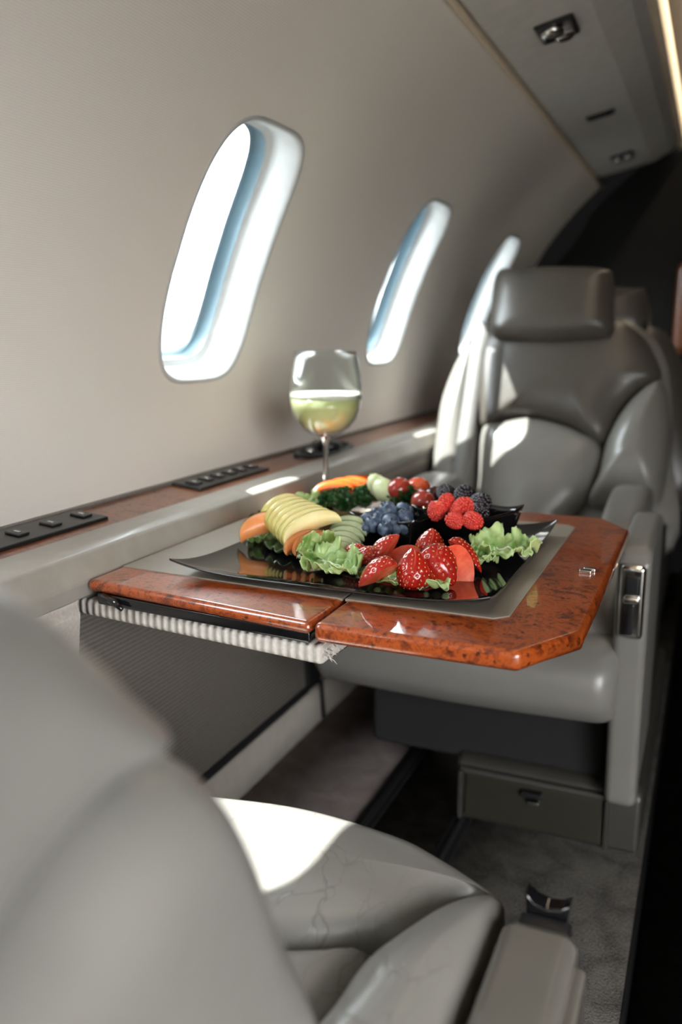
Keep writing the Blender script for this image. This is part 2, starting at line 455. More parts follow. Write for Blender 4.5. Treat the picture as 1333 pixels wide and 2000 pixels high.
# overhead service panel, piping and lit edge strip
Z = lambda z: z + CZ
psu_poly = [(-.3690, Z(.441)), (-.3560, Z(.4400)), (-.325, Z(.4475)), (-.21, Z(.474)), (-.165, Z(.500)), (-.147, Z(.522)), (-.150, Z(.56)), (-.30, Z(.58)), (-.375, Z(.50))]
YE = 2.86
def psu_mesh():
    loops = []
    for y, d in ((Y0 + .02, 0), (1.0, 0), (2.6, 0), (2.74, .004), (2.82, .016), (YE, .04)):
        L = []
        for x, z in psu_poly:
            L.append((x, y, z + d if z < Z(.54) else z))
        loops.append(L)
    return rings(loops)
psu = mk('trim_1', psu_mesh(), PSU, bevel=.006, angle=12); tag(psu, 'grey overhead service panel running along the cabin ceiling', 'panel', kind='structure')
pip = [(*cyl(49.9, y, -.006)[0:1], y, cyl(49.9, y, -.006)[2]) for y in np.linspace(Y0 + .02, 2.88, 30)]
tag(mk('trim_2', tube(pip, .0048, 8), CREAM), 'cream piping along the seam between sidewall and overhead panel', 'trim', kind='structure')
tag(mk('trim_3', rbox(-.152, -.132, Y0 + .02, 2.84, .520, .585), CREAM, bevel=.004), 'warm cream edge strip along the aisle side of the overhead panel', 'trim', kind='structure')
# lower sidewalls, floor, step, aisle
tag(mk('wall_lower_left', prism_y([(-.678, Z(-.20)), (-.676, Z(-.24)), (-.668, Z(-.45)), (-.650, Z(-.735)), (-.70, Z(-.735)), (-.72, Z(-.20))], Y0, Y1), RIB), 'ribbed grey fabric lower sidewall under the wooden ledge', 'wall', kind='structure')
DY0, DY1 = Y0 + .04, (WY[1] + WY[2]) / 2
lowr = [(1.078, Z(-.20)), (1.068, Z(-.45)), (1.05, Z(-.735)), (1.10, Z(-.735)), (1.12, Z(-.20))]
dfr = [(cyl(t, 0, d, 1)[0], cyl(t, 0, d, 1)[2]) for d, ts in ((-.004, np.linspace(-2, 50, 14)), (.05, np.linspace(50, -2, 14))) for t in ts]
tag(mk('fill_doorway', join(prism_y(dfr, DY0 - .03, DY0 + .02), prism_y(dfr, DY1 - .02, DY1 + .03), box(1.04, 1.13, DY0, DY0 + .03, 0, Z(-.2)), box(1.04, 1.13, DY1 - .03, DY1, 0, Z(-.2))), WHITEP), 'white frame of an unseen doorway added behind the camera for fill light', 'door', kind='structure')  # doorway added out of view as the main fill light opening
o_lr = (mk('wall_lower_right', join(prism_y(lowr, Y0, DY0), prism_y(lowr, DY1, .72)), RIB)); tag(mk('wall_lower_right_far', prism_y(lowr, .72, Y1), WOOD_D), 'unseen lower sidewall across the aisle, dark wood added to cut bounce light', 'wall', kind='structure')
tag(o_lr, 'ribbed grey fabric lower sidewall across the aisle', 'wall', kind='structure')
tag(mk('floor', box(-.70, -.433, Y0, Y1, -.03, 0.0), CARPET), 'taupe carpet floor between the sidewall and the seat rail', 'floor', kind='structure')
tag(mk('floor_inner', box(-.433, -.04, Y0, Y1, -.03, 0.0), CARPET_G), 'dark grey patterned carpet floor along the aisle edge', 'floor', kind='structure')
tag(mk('floor_aisle', join(box(-.05, .45, Y0, Y1, -.16, -.125), box(-.045, -.038, Y0, Y1, -.125, -.002), box(.438, .445, Y0, Y1, -.125, -.002)), AISLE), 'sunken aisle floor with its shadow coloured near-black', 'floor', kind='structure')
tag(mk('floor_right', box(.44, 1.09, Y0, Y1, -.03, 0.0), CARPET_G), 'carpet floor across the aisle', 'floor', kind='structure')
arc = [(CXC - (CR + .05) * math.cos(math.radians(a)), Z(CZC + (CR + .05) * math.sin(math.radians(a)))) for a in np.linspace(0, 180, 49)]
sect = arc + [(1.1, Z(-.9)), (-.70, Z(-.9))]
tag(mk('wall_far', prism_y(sect, Y1, Y1 + .03), DARK), 'bulkhead closing the far end of the cabin, its shadow coloured near-black', 'wall', kind='structure')
tag(mk('wall_near', prism_y(sect, Y0 - .03, Y0), WALLFAB), 'cream bulkhead behind the camera', 'wall', kind='structure')
# dark seams of the lower sidewall
tag(mk('trim_4', join(rbox(-.668, -.6505, .60, 1.37, -.662, -.644), rbox(-.675, -.650, 1.365, 1.42, -.655, -.26)), BLACKM, bevel=.002), 'black seam strip outlining the lower sidewall panel', 'trim', kind='structure')
tag(mk('baseboard_left', prism_y([(-.6545, Z(-.655)), (-.6465, Z(-.660)), (-.6440, Z(-.729)), (-.66, Z(-.729))], .3, 2.8), plain('beige_kick_fabric', (.34, .31, .27), .9)), 'beige kick strip between black seam and carpet', 'baseboard', kind='structure')
cab = [(-.640, 1.40, Z(-.645)), (-.638, 1.403, Z(-.68)), (-.636, 1.405, Z(-.722))]
tag(mk('power_cable', tube(cab, .004, 8), BLACKM), 'short black cable hanging from the seam to the carpet', 'cable')
for nm, x, lab in (('seat_rail', -.433, 'black seat rail nearer the sidewall, sunk in the carpet'), ('seat_rail', -.302, 'black seat rail nearer the aisle, along the carpet joint')):
    r = root(nm, (x, 1.4, 0), lab, 'rail', 'seat rails')
    mk('channel', box(x - .014, x + .014, .2, 2.8, -.004, .004), BLACKM, r, bevel=.001)
    mk('slot', box(x - .004, x + .004, .2, 2.8, .004, .006), BLACKS, r)

# fittings of the overhead panel
def psu_pt(t, y, d=0.0):
    a = Vector((-.325, y, Z(.4475))); b = Vector((-.21, y, Z(.474)))
    p = a.lerp(b, t); nrm = Vector((b.z - a.z, 0, -(b.x - a.x))).normalized()
    return p + nrm * d
PSA = math.atan2(.474 - .4475, .115)
def psu_root(name, t, y, lab, cat):
    return root(name, psu_pt(t, y, .0005), lab, cat, rot=(0, -PSA, 0))
v1 = psu_root('air_gasper', .50, 1.475, 'chrome reading light and air outlet in a black square bezel on the overhead panel', 'vent')
mk('bezel', box(-.030, .030, -.042, .042, -.005, .004), BLACKS, v1, local=True, bevel=.008)
mk('nozzle', xform(lathe([(.004, -.010), (.013, -.012), (.018, -.009), (.019, .0), (.012, .001)], 20), Matrix.Translation((-.006, -.015, -.003))), CHROME, v1, local=True)
mk('reading_lens', xform(lathe([(.002, -.008), (.012, -.009), (.016, -.006), (.017, .0)], 20), Matrix.Translation((.008, .020, -.003))), CHROME, v1, local=True)
mk('bracket', box(-.022, .022, -.003, .003, -.012, -.004), CHROME, v1, local=True, bevel=.001)
v2 = psu_root('speaker_slot', .46, 2.055, 'narrow dark slot on the overhead panel between the two air outlets', 'vent')
mk('slot_rim', box(-.030, .030, -.016, .016, -.003, .003), BLACKS, v2, local=True, bevel=.004)
mk('grille', join(*[box(-.024, .024, y - .002, y + .002, -.0045, -.003) for y in (-.008, 0, .008)]), BLACKM, v2, local=True)
v3 = psu_root('reading_light', .45, 2.54, 'small twin black and chrome reading light at the far end of the overhead panel', 'light')
mk('bezel', box(-.030, .030, -.040, .040, -.004, .003), BLACKS, v3, local=True, bevel=.006)
for dx in (-.014, .014):
    mk('lens', xform(lathe([(.001, -.008), (.008, -.009), (.011, -.006), (.012, 0)], 16), Matrix.Translation((dx, 0, -.002))), CHROME, v3, local=True)
v4 = psu_root('reflection_disc', .30, 1.20, 'pale round disc standing in for reflections at the near end of the overhead panel', 'disc')  # modelled disc in place of a cluster of reflections on the panel
mk('disc', lathe([(.002, -.007), (.02, -.009), (.035, -.007), (.045, -.002), (.047, .002)], 32), PSU, v4, local=True)
mk('rim', lathe([(.047, -.004), (.052, -.003), (.053, .002)], 32, cap0=False), WHITEP, v4, local=True)

# ================================================================== LEDGE
led = root('side_ledge', (-.61, 1.2, Z(-.245)), 'long side ledge under the windows with burl wood top and beige front rail', 'ledge')
mk('wood_top', prism_y([(-.690, Z(-.204)), (-.613, Z(-.2115)), (-.613, Z(-.222)), (-.690, Z(-.222))], -1.0, Y1 - .02), WOOD_L, led, smooth=False)
mk('front_rail', prism_y([(-.613, Z(-.2105)), (-.580, Z(-.2125)), (-.5695, Z(-.2165)), (-.5605, Z(-.243)), (-.567, Z(-.262)), (-.613, Z(-.262))], -1.0, Y1 - .02), RAILM, led, bevel=.003, angle=15)
mk('back_seam', prism_y([(-.692, Z(-.197)), (-.6815, Z(-.1985)), (-.6815, Z(-.206)), (-.692, Z(-.206))], -1.0, Y1 - .02), BLACKM, led, smooth=False)
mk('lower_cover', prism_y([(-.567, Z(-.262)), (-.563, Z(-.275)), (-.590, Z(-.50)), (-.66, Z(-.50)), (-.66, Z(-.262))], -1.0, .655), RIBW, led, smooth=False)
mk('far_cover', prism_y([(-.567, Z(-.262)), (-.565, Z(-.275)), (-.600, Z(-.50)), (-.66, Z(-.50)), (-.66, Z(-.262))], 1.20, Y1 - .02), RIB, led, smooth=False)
slope = math.atan2(-.2115 + .204, .077)
def ledge_panel(y0, y1, lab, dark=True):
    r = root('switch_panel', (-.652, (y0 + y1) / 2, Z(-.2076)), lab, 'switch panel', 'switch panels in the ledge', rot=(0, -slope, 0))
    h = (y1 - y0) / 2
    mk('panel', box(-.024, .024, -h, h, -.002, .004), BLACKS, r, local=True, bevel=.003)
    k = 6
    for i in range(k):
        yy = -h + .02 + (2 * h - .04) * i / (k - 1)
        b = mk('switch', box(-.010, .010, yy - .008, yy + .008, .004, .0065), plain('switch_grey', (.03, .03, .03), .3) if 'switch_grey' not in MATS else MATS['switch_grey'], r, local=True, bevel=.0015)
        mk('mark', box(-.004, .004, yy - .002, yy + .002, .0066, .0070), CHROME, b, local=True)
ledge_panel(.50, .79, 'black switch panel in the wood ledge nearest the camera')
ledge_panel(.985, 1.185, 'black switch panel in the wood ledge left of the wine glass')
cu = root('cup_holder', (-.640, 1.42, Z(-.209)), 'round black cup holder with chrome rim sunk in the ledge behind the wine glass', 'cup holder', rot=(0, -slope, 0))
mk('rim', xform(lathe([(.030, -.001), (.030, .004), (.034, .006), (.037, .003), (.037, -.002)], 36, cap0=False, cap1=False), Matrix.Diagonal((.9, 3.0, 1, 1))), BLACKS, cu, local=True)
mk('well', xform(lathe([(.031, .0045), (.029, .002), (.002, .0015)], 36, cap0=False), Matrix.Diagonal((.9, 3.0, 1, 1))), BLACKM, cu, local=True)
mk('headset_jack', lathe([(.006, .001), (.008, .008), (.004, .010)], 16, (-.004, -.055, 0)), CHROME, cu, local=True)
mk('lid', xform(lathe([(.022, .003), (.022, .014), (.016, .018), (.001, .019)], 28), Matrix.Translation((.004, .01, 0))), BLACKS, cu, local=True)

# ================================================================== TABLE
TZ = Z(-.240)
tb = root('folding_table', (-.32, .90, Z(-.31)), 'glossy burl wood fold-out table with taupe leather inlay', 'table')
XL, XH, XR = -.5595, -.298, -.083
YN, YF = .632, 1.172
leafR = [(XH + .0015, YN), (-.122, YN), (XR, YN + .068), (XR, YF - .06), (-.122, YF), (XH + .0015, YF)]
leafL = [(XL, YN + .031), (XH - .0015, YN), (XH - .0015, YF), (XL, YF)]
TH = .018
def leaf(name, poly, TH=TH):
    o = mk(name, prism(poly, TZ - TH, TZ - .0006), WOOD_T, tb, bevel=.0058, segs=4, angle=50); return o
leaf('right_leaf', leafR)
leaf('left_leaf', leafL, .0125)
mk('leather_inlay', prism([(XH + .0015, .703), (-.158, .703), (-.147, .715), (-.147, 1.092), (-.158, 1.104), (XH + .0015, 1.104)], TZ - .002, TZ + .0004), MATM, tb, smooth=False)
mk('leather_inlay', prism([(XL + .004, .716), (XH - .0015, .703), (XH - .0015, 1.104), (XL + .004, 1.104)], TZ - .002, TZ + .0004), MATM, tb, smooth=False)
mk('under_frame', join(prism([(XL + .012, YN + .030), (XH - .006, YN + .010), (XH - .006, YF - .03), (XL + .012, YF - .03)], TZ - .0245, TZ - .0125)), BLACKGL, tb, bevel=.003)
mk('hinge_bracket', tube([(XL + .02, YN + .030, TZ - .014), (XL + .038, YN + .024, TZ - .017), (XL + .050, YN + .020, TZ - .022)], [.003, .004, .002], 10), BLACKGL, tb)
mk('latch_reflection', join(box(-.112, -.100, .880, .886, TZ - .001, TZ + .003), box(-.109, -.097, .890, .896, TZ - .001, TZ + .003)), CHROME, tb, bevel=.001)  # chrome bits modelled for the latch's reflection on the wood
# fabric board: the compartment lid under the table
brd = mk('stowage_lid', prism([(-.60, YN + .044), (-.292, YN + .010), (-.288, YN + .075), (-.60, YN + .30)], TZ - .0425, TZ - .0250), RIBW, tb, bevel=.005, segs=3)
fr = []
random.seed(3)
for i in range(26):
    p = Vector((-.293 + random.uniform(-.003, .004), YN + .018 + random.uniform(-.004, .03), TZ - .034 + random.uniform(-.006, .010)))
    d = Vector((random.uniform(.2, 1), random.uniform(-.8, .4), random.uniform(-1, .5))).normalized() * random.uniform(.004, .011)
    fr.append(tube([p, p + d * .6 + Vector((0, 0, .001)), p + d], [.0006, .0005, .0002], 5))
mk('frayed_threads', join(*fr), RIBW, brd)
mk('lid_back', prism([(-.60, YN + .065), (-.297, YN + .03), (-.293, YN + .085), (-.60, YN + .30)], TZ - .0455, TZ - .0425), BLACKS, brd, smooth=False)

# ================================================================== WINE GLASS + JUICE
gb = onz(637, 976, -.2395)
gb.z = TZ + .0005
GX, GY, GZ = gb
wg = root('wine_glass', gb, 'stemmed wine glass standing on the table between platter and ledge', 'glass')
H = .2145
mk('foot', lathe([(.001, .0), (.030, .0), (.0345, .0006), (.035, .0014), (.030, .0026), (.015, .005), (.007, .009), (.0045, .016)], 48, cap1=False), GLASSR, wg, local=True)
mk('stem', lathe([(.0045, .016), (.0038, .03), (.0036, .06), (.0040, .078), (.006, .088), (.010, .0925)], 32, cap0=False, cap1=False), GLASSR, wg, local=True)
outer = [(.010, .0925), (.022, .097), (.034, .105), (.044, .117), (.0505, .132), (.053, .150), (.0525, .166), (.050, .185), (.047, .200), (.0442, H)]
inner = [(.0432, H), (.0458, .200), (.0488, .185), (.0513, .166), (.0518, .150), (.0492, .133), (.0426, .1185), (.0328, .107), (.021, .0995), (.001, .0975)]
mk('bowl', lathe(outer + inner, 64, cap0=False), GLASS, wg, local=True)
jl = [(.0005, .0978), (.0208, .0998), (.0325, .1074), (.0423, .1189), (.0489, .1334), (.0512, .148)]
ju = root('green_juice', (GX, GY, GZ + .0976), 'pale green juice with a frothy top filling half the wine glass', 'drink')
mk('juice', lathe([(r * .995, z - .0976) for r, z in jl] + [(.0005, .148 - .0976)], 64), JUICE, ju, local=True)
mk('froth', lathe([(.0005, .148 - .0974), (.0508, .148 - .0974), (.0508, .1545 - .0976), (.047, .1555 - .0976), (.0005, .1552 - .0976)], 64), FOAM, ju, local=True)

# ================================================================== PLATTER
PX, PY, PW, PD = -.322, .866, .157, .164
def platter():
    n = 40; loops = []
    V, F = [], []
    def hgt(u, v):
        m = max(abs(u), abs(v)); c = abs(u) * abs(v)
        return .0025 + .012 * c ** 5 + .0060 * max(0, (m - .78) / .22) ** 2
    for sgn in (1, 0):
        for j in range(n + 1):
            for i in range(n + 1):
                u = math.sin((i / n * 2 - 1) * PI / 2 * .999); v = math.sin((j / n * 2 - 1) * PI / 2 * .999)
                k = 1 + .03 * (abs(u * v)) ** 4
                V.append((u * PW * k, v * PD * k, hgt(u, v) - (0 if sgn else .0022)))
    N1 = (n + 1) ** 2
    for j in range(n):
        for i in range(n):
            a = j * (n + 1) + i
            F.append((a, a + 1, a + n + 2, a + n + 1)); F.append((N1 + a, N1 + a + n + 1, N1 + a + n + 2, N1 + a + 1))
    def e(a, b): F.append((a, N1 + a, N1 + b, b))
    for i in range(n):
        e(i, i + 1); e(n * (n + 1) + i + 1, n * (n + 1) + i)
        e((i + 1) * (n + 1), i * (n + 1)); e(i * (n + 1) + n, (i + 1) * (n + 1) + n)
    return V, F
pl = mk('platter', platter(), BLACKGL, local=True, loc=(PX, PY, TZ + .0006))
tag(pl, 'square black glossy platter with upturned corners on the table', 'platter')
PZ = -.240 + .0036                           # food level, eye-relative

# ---- bowls
def square_bowl(half, height, flare=1.25, pinch=.06):
    n = 12
    def loop(h, z, lift=0):
        L = []
        for s in range(4):
            for i in range(n):
                t = -1 + 2 * i / n
                x, y = [(t, -1), (1, t), (-t, 1), (-1, -t)][s]
                r = 1 - pinch * (1 - t * t)
                L.append((x * h * r, y * h * r, z + lift * (t * t) ** 2))
        return L
    b = half / flare
    return rings([loop(b * .5, 0), loop(b * .92, 0), loop(b, .003), loop(half * .97, height * .9, .004), loop(half, height, .006), loop(half * .985, height + .0006, .006), loop(half * .93, height * .85, .003), loop(b * .93, .005), loop(b * .5, .004)])
B1 = onz(760, 1066, PZ); B1 += Vector((0, .030, 0))
bw1 = mk('square_bowl', square_bowl(.041, .030), BLACKGL, local=True, loc=B1)
bw1.rotation_euler = (0, 0, math.radians(-8))
tag(bw1, 'small square black bowl holding the blueberries', 'bowl', 'black bowls on the platter')
B2 = onz(893, 1068, PZ); B2 += Vector((0.002, .036, 0))
bw2 = mk('square_bowl', square_bowl(.046, .036), BLACKGL, local=True, loc=B2)
bw2.rotation_euler = (0, 0, math.radians(-22))
tag(bw2, 'small square black bowl holding the raspberries and blackberries', 'bowl', 'black bowls on the platter')

# ---- berries
def blueberry(p, r, lab, axis):
    o = root('blueberry', p, lab, 'blueberry', 'blueberries in the black bowl', rot=rot_euler(axis, (0.1, .2, 1)))
    prof = [(.0005, -r), (r * .5, -r * .87), (r * .86, -r * .5), (r, 0), (r * .9, r * .45), (r * .62, r * .76), (r * .42, r * .86), (r * .30, r * .80), (.0005, r * .70)]
    M = Matrix.Rotation(PI / 2, 4, 'Y')
    mk('berry', xform(lathe(prof, 24), M), BLUEB, o, local=True)
    cr = []
    for k in range(5):
        a = 2 * PI * k / 5
        cr.append(([(r * .34 * math.cos(a - .5), r * .34 * math.sin(a - .5), r * .84), (r * .34 * math.cos(a + .5), r * .34 * math.sin(a + .5), r * .84), (r * .56 * math.cos(a), r * .56 * math.sin(a), r * .96), (r * .28 * math.cos(a), r * .28 * math.sin(a), r * .76)], [(0, 1, 2), (0, 3, 1), (0, 2, 3), (1, 3, 2)]))
    mk('crown', xform(join(*cr), M), CALYX, o, local=True, smooth=False)
BB = [(757, 996, .0105, 22, 'topmost blueberry, standing against the parsley', (-.2, -.5, .9)),
      (787, 994, .0085, 20, 'blueberry at the back right of its bowl', (.3, .2, 1)),
      (718, 1014, .0085, 12, 'blueberry at the back left corner of its bowl', (-.5, .1, .8)),
      (741, 1011, .0085, 14, 'blueberry just below and left of the topmost one', (-.3, -.2, .9)),
      (730, 1023, .0105, 9, 'large pale-bloomed blueberry at the left of its bowl', (-.1, -.4, 1)),
      (763, 1020, .0105, 11, 'blueberry in the middle of its bowl with its crown showing', (.6, -.7, .2)),
      (790, 1012, .0108, 13, 'large blueberry at the right of its bowl', (.2, -.3, 1)),
      (752, 1033, .0085, 6, 'pale blueberry at the front rim of the bowl, middle of the front row', (0, -.3, 1)),
      (775, 1033, .0062, 5, 'smallest blueberry at the front rim of the bowl', (.2, .1, 1)),
      (792, 1031, .0078, 6, 'blueberry at the front right corner of the bowl', (.4, -.1, 1)),
      (712, 1033, .0070, 5, 'blueberry at the front left corner of the bowl', (-.4, -.1, 1)),
      (803, 1000, .0075, 10, 'dark blueberry tucked against the right rim of its bowl', (.4, .2, 1)),
      (735, 1001, .0065, 16, 'small dark blueberry behind the others near the parsley', (-.1, .4, 1))]
for px, py, r, hh, lab, ax in BB:
    p = onz(px, py, PZ + .018 + hh * .001); blueberry(p, r, lab, ax)

def drupe(len_, rad, nrow, mat, o, seedv, big=1.0):
    random.seed(seedv); parts = []
    parts.append(([(x, y, z) for x, y, z in lathe([(rad * .3, -.0), (rad * .80, len_ * .12), (rad * .93, len_ * .32), (rad * .86, len_ * .55), (rad * .60, len_ * .80), (rad * .3, len_ * .92), (.0005, len_ * .96)], 20)[0]], lathe([(1, 0)] * 7, 20)[1]))
    for i in range(nrow):
        t = i / (nrow - 1)
        z = len_ * (.10 + .86 * t); rr = rad * math.sqrt(max(.01, 1 - ((t - .40) / .63) ** 2)) * .93
        k = max(1, int(round(2 * PI * rr / (rad * .31)))) if rr > rad * .2 else 1
        for j in range(k):
            a = 2 * PI * (j + .5 * (i % 2)) / k + random.uniform(-.1, .1)
            q = rad * .185 * big * random.uniform(.9, 1.1)
            parts.append(uvsphere((rr * math.cos(a), rr * math.sin(a), z), q, 10, 6))
    mk('drupelets', join(*parts), mat, o, local=True)
def aggregate(name, cat, group, p, L, R, axis, lab, mat, seedv, big=1.0):
    x = Vector(axis).normalized()
    up = Vector((0, 0, 1)) if abs(x.z) < .9 else Vector((0, 1, 0))
    m = frame_from(axis, up)              # local x -> axis; drupelets grow along z, so turn z onto x
    rt = (m @ Matrix.Rotation(PI / 2, 3, 'Y')).to_euler()
    off = Vector(p) - x * (L * .5)
    o = root(name, off, lab, cat, group, rot=rt)
    drupe(L * .90, R * .88, 9, mat, o, seedv, big)
    mk('core', lathe([(R * .30, -.0006), (R * .42, .0004), (R * .40, .003), (R * .2, .004)], 14), FLESH if mat is RASP else BLACKB, o, local=True)
RZ = PZ + .036
aggregate('raspberry', 'raspberry', 'raspberries in the bowl', onz(853, 1000, RZ + .008), .023, .0108, (-.15, -.1, -1), 'raspberry at the left corner of its bowl', RASP, 1)
aggregate('raspberry', 'raspberry', 'raspberries in the bowl', onz(873, 980, RZ + .018), .023, .0100, (.25, .1, 1), 'raspberry standing tip up at the back of the red ones', RASP, 2)
aggregate('raspberry', 'raspberry', 'raspberries in the bowl', onz(906, 991, RZ + .014), .028, .0126, (.6, .2, .8), 'largest raspberry, on top in the middle of the bowl', RASP, 3)
aggregate('raspberry', 'raspberry', 'raspberries in the bowl', onz(886, 1016, RZ + .004), .021, .0096, (-.9, -.3, .25), 'raspberry lying at the front rim, left of the bright corner one', RASP, 4)
aggregate('raspberry', 'raspberry', 'raspberries in the bowl', onz(927, 1018, RZ + .004), .023, .0104, (.95, -.1, -.3), 'raspberry lying at the front right corner of the bowl', RASP, 5)
aggregate('blackberry', 'blackberry', 'blackberries in the bowl', onz(872, 964, RZ + .010), .028, .0130, (-.5, .1, .8), 'blackberry at the far left, next to the dark grape', BLACKB, 11, 1.15)
aggregate('blackberry', 'blackberry', 'blackberries in the bowl', onz(908, 968, RZ + .012), .030, .0135, (.2, -.2, 1), 'blackberry standing in the middle of the back row', BLACKB, 12, 1.15)
aggregate('blackberry', 'blackberry', 'blackberries in the bowl', onz(940, 982, RZ + .008), .028, .0130, (.7, -.1, .5), 'blackberry at the back right corner of the bowl', BLACKB, 13, 1.15)
aggregate('blackberry', 'blackberry', 'blackberries in the bowl', onz(937, 1004, RZ + .003), .026, .0120, (.8, -.4, -.1), 'blackberry low at the right rim beside the largest raspberry', BLACKB, 14, 1.15)

# ---- strawberries
def strawberry(p, L, R, axis, cutn, lab, half=True, slab=0.0):
    """tip along +x; flat cut face towards local -z (halves); cutn = outward direction of the cut face"""
    o = root('strawberry', p, lab, 'strawberry', 'strawberries at the front of the platter', rot=rot_euler(axis, tuple(-c for c in cutn)))
    nu, nv = 44, 48
    def rad(t): return R * (max(0, math.sin(PI * min(1, .17 + .83 * t) ** 1.0)) ** .72) * (1.0 if t > .12 else (.55 + .45 * t / .12)) * (1.06 - .10 * t)
    # seeds on a spiral lattice
    seeds = []
    rows = 10
    for i in range(rows):
        t = .08 + .86 * i / (rows - 1); rr = rad(t); k = max(3, int(2 * PI * rr / (R * .44)))
        for j in range(k): seeds.append((t, 2 * PI * (j + .5 * (i % 2)) / k, rr))
    V, F, mi = [], [], []
    a0, a1 = (0, PI) if half else (0, 2 * PI)
    sd = np.array([(L * (s[0] - .45), s[2] * math.cos(s[1]), s[2] * math.sin(s[1])) for s in seeds])
    for i in range(nu + 1):
        t = i / nu
        for j in range(nv + 1):
            a = a0 + (a1 - a0) * j / nv
            rr = rad(t) if 0 < i < nu else .0003
            q = np.array((L * (t - .45), rr * math.cos(a), rr * math.sin(a)))
            d = np.min(np.linalg.norm(sd - q, axis=1))
            dim = .0009 * math.exp(-(d / .0016) ** 2) - .0004
            rr2 = max(.0002, rr - dim)
            V.append((q[0], rr2 * math.cos(a), rr2 * math.sin(a) * (1.0 if not half else 1.0)))
    seed_faces = []
    for i in range(nu):
        for j in range(nv):
            a = i * (nv + 1) + j; F.append((a, a + 1, a + nv + 2, a + nv + 1))
    mk('skin', (V, F), STRAW, o, local=True)
    ss = []
    for t, a, rr in seeds:
        if half and not (0.15 < a % (2 * PI) < PI - .15): continue
        c = Vector((L * (t - .45), (rr - .0002) * math.cos(a), (rr - .0002) * math.sin(a)))
        ss.append(uvsphere(c, .00062, 6, 4, (1.5, 1, 1)))
    if ss: mk('seeds', join(*ss), SEED, o, local=True)
    if half:
        k = 20; V, F = [], []
        for i in range(k + 1):
            t = i / k; rr = rad(t) if 0 < i < k else .0003
            for s in np.linspace(-1, 1, 9): V.append((L * (t - .45), rr * .985 * s, .0001 - .0008 * (1 - abs(s)) * math.sin(PI * t)))
        for i in range(k):
            for s in range(8):
                a = i * 9 + s; F.append((a, a + 9, a + 10, a + 1))
        mk('cut_face', (V, F), FLESH, o, local=True)
    else:
        lv = []
        for k in range(7):
            a = 2 * PI * k / 7
            b = Vector((-L * .43, math.cos(a) * R * .2, math.sin(a) * R * .2)); tp = Vector((-L * .40, math.cos(a) * R * .85, math.sin(a) * R * .85)); w = Vector((0, -math.sin(a), math.cos(a))) * R * .16; m = (b + tp) / 2 + Vector((-.002, 0, 0))
            lv.append(([tuple(b), tuple(m + w), tuple(tp), tuple(m - w), tuple(m + Vector((-.0012, 0, 0)))], [(0, 1, 4), (1, 2, 4), (2, 3, 4), (3, 0, 4)]))
        mk('calyx', join(*lv), LETT, o, local=True)
z0 = PZ
SB = [(694, 1084, .012, .030, .0120, (-.9, .2, -.1), (0, .3, -1), 'dark small strawberry half at the far left of the heap', True),
      (716, 1091, .011, .036, .0125, (-1, -.15, -.12), (0, .25, -1), 'strawberry half lying with its tip to the apple slices', True),
      (759, 1075, .021, .036, .0150, (.55, .15, .85), (.85, -.1, -.5), 'seedy strawberry half leaning up against the blueberry bowl', True),
      (792, 1087, .012, .038, .0125, (-1, -.15, -.1), (-.1, -.8, .45), 'strawberry half showing its bright cut face in the middle of the heap', True),
      (744, 1124, .014, .042, .0160, (-.75, -.5, -.42), (.45, -.35, -.8), 'large pale-tipped strawberry half at the front left on lettuce', True),
      (808, 1116, .017, .040, .0158, (-.12, .15, 1), (-.1, 1, .1), 'upright conical strawberry with tip upwards at the front of the heap', True),
      (841, 1066, .020, .034, .0150, (.05, .1, 1), (0, 1, 0), 'round strawberry standing against the raspberry bowl', False),
      (857, 1104, .018, .046, .0180, (.72, -.30, -.62), (-.2, .9, -.4), 'biggest dark strawberry half with tip pointing down to the platter', True),
      (893, 1104, .014, .046, .0165, (.62, -.10, -.78), (.30, -.88, .30), 'bright cut strawberry slice at the front right of the heap', True),
      (905, 1084, .020, .046, .0115, (.72, .1, -.68), (-.45, -.5, -.6), 'thin strawberry slice leaning behind the bright cut one', True),
      (854, 1131, .006, .030, .0090, (.95, -.25, -.15), (0, .2, -1), 'small flat strawberry slice at the front edge beside the lettuce frill', True)]
for px, py, h, L, R, ax, cn, lab, hf in SB:
    strawberry(onz(px, py, z0 + h), L, R, ax, cn, lab, hf)

# ---- grapes
def grape(px, py, h, r, el, axis, mat, lab, grp):
    p = onz(px, py, PZ + h)
    o = root('grape', p, lab, 'grape', grp, rot=rot_euler(axis, (.2, .3, 1) if abs(axis[2]) < .9 else (0, 1, 0)))
    prof = [(max(.0004, r * math.sin(PI * i / 14)), -r * el * math.cos(PI * i / 14)) for i in range(15)]
    M = Matrix.Rotation(PI / 2, 4, 'Y')
    mk('berry', xform(lathe(prof, 28), M), mat, o, local=True)
    mk('stem_scar', xform(lathe([(.0018, -r * el * .995), (.0012, -r * el - .0015), (.0003, -r * el - .0016)], 10), M), MRIND, o, local=True)
grape(779, 956, .040, .0150, 1.1, (.6, .4, .5), GRAPE_R, 'red grape behind the green ones, left of the orange-red grape', 'red grapes')
grape(815, 957, .038, .0165, 1.12, (1, .2, .3), GRAPE_O, 'orange-red grape at the top of the heap', 'red grapes')
grape(827, 980, .036, .0140, 1.1, (.9, -.4, -.1), GRAPE_R, 'wine-red grape in front between the two bowls', 'red grapes')
grape(847, 969, .033, .0130, 1.1, (.3, .7, .2), GRAPE_D, 'almost black grape beside the blackberries', 'red grapes')
grape(768, 978, .022, .0135, 1.1, (.8, .2, .1), GRAPE_D, 'dark grape low behind the topmost blueberry', 'red grapes')
grape(738, 949, .040, .0130, 1.35, (.5, .2, -.85), GRAPE_G, 'pale green grape standing at the back left', 'green grapes')
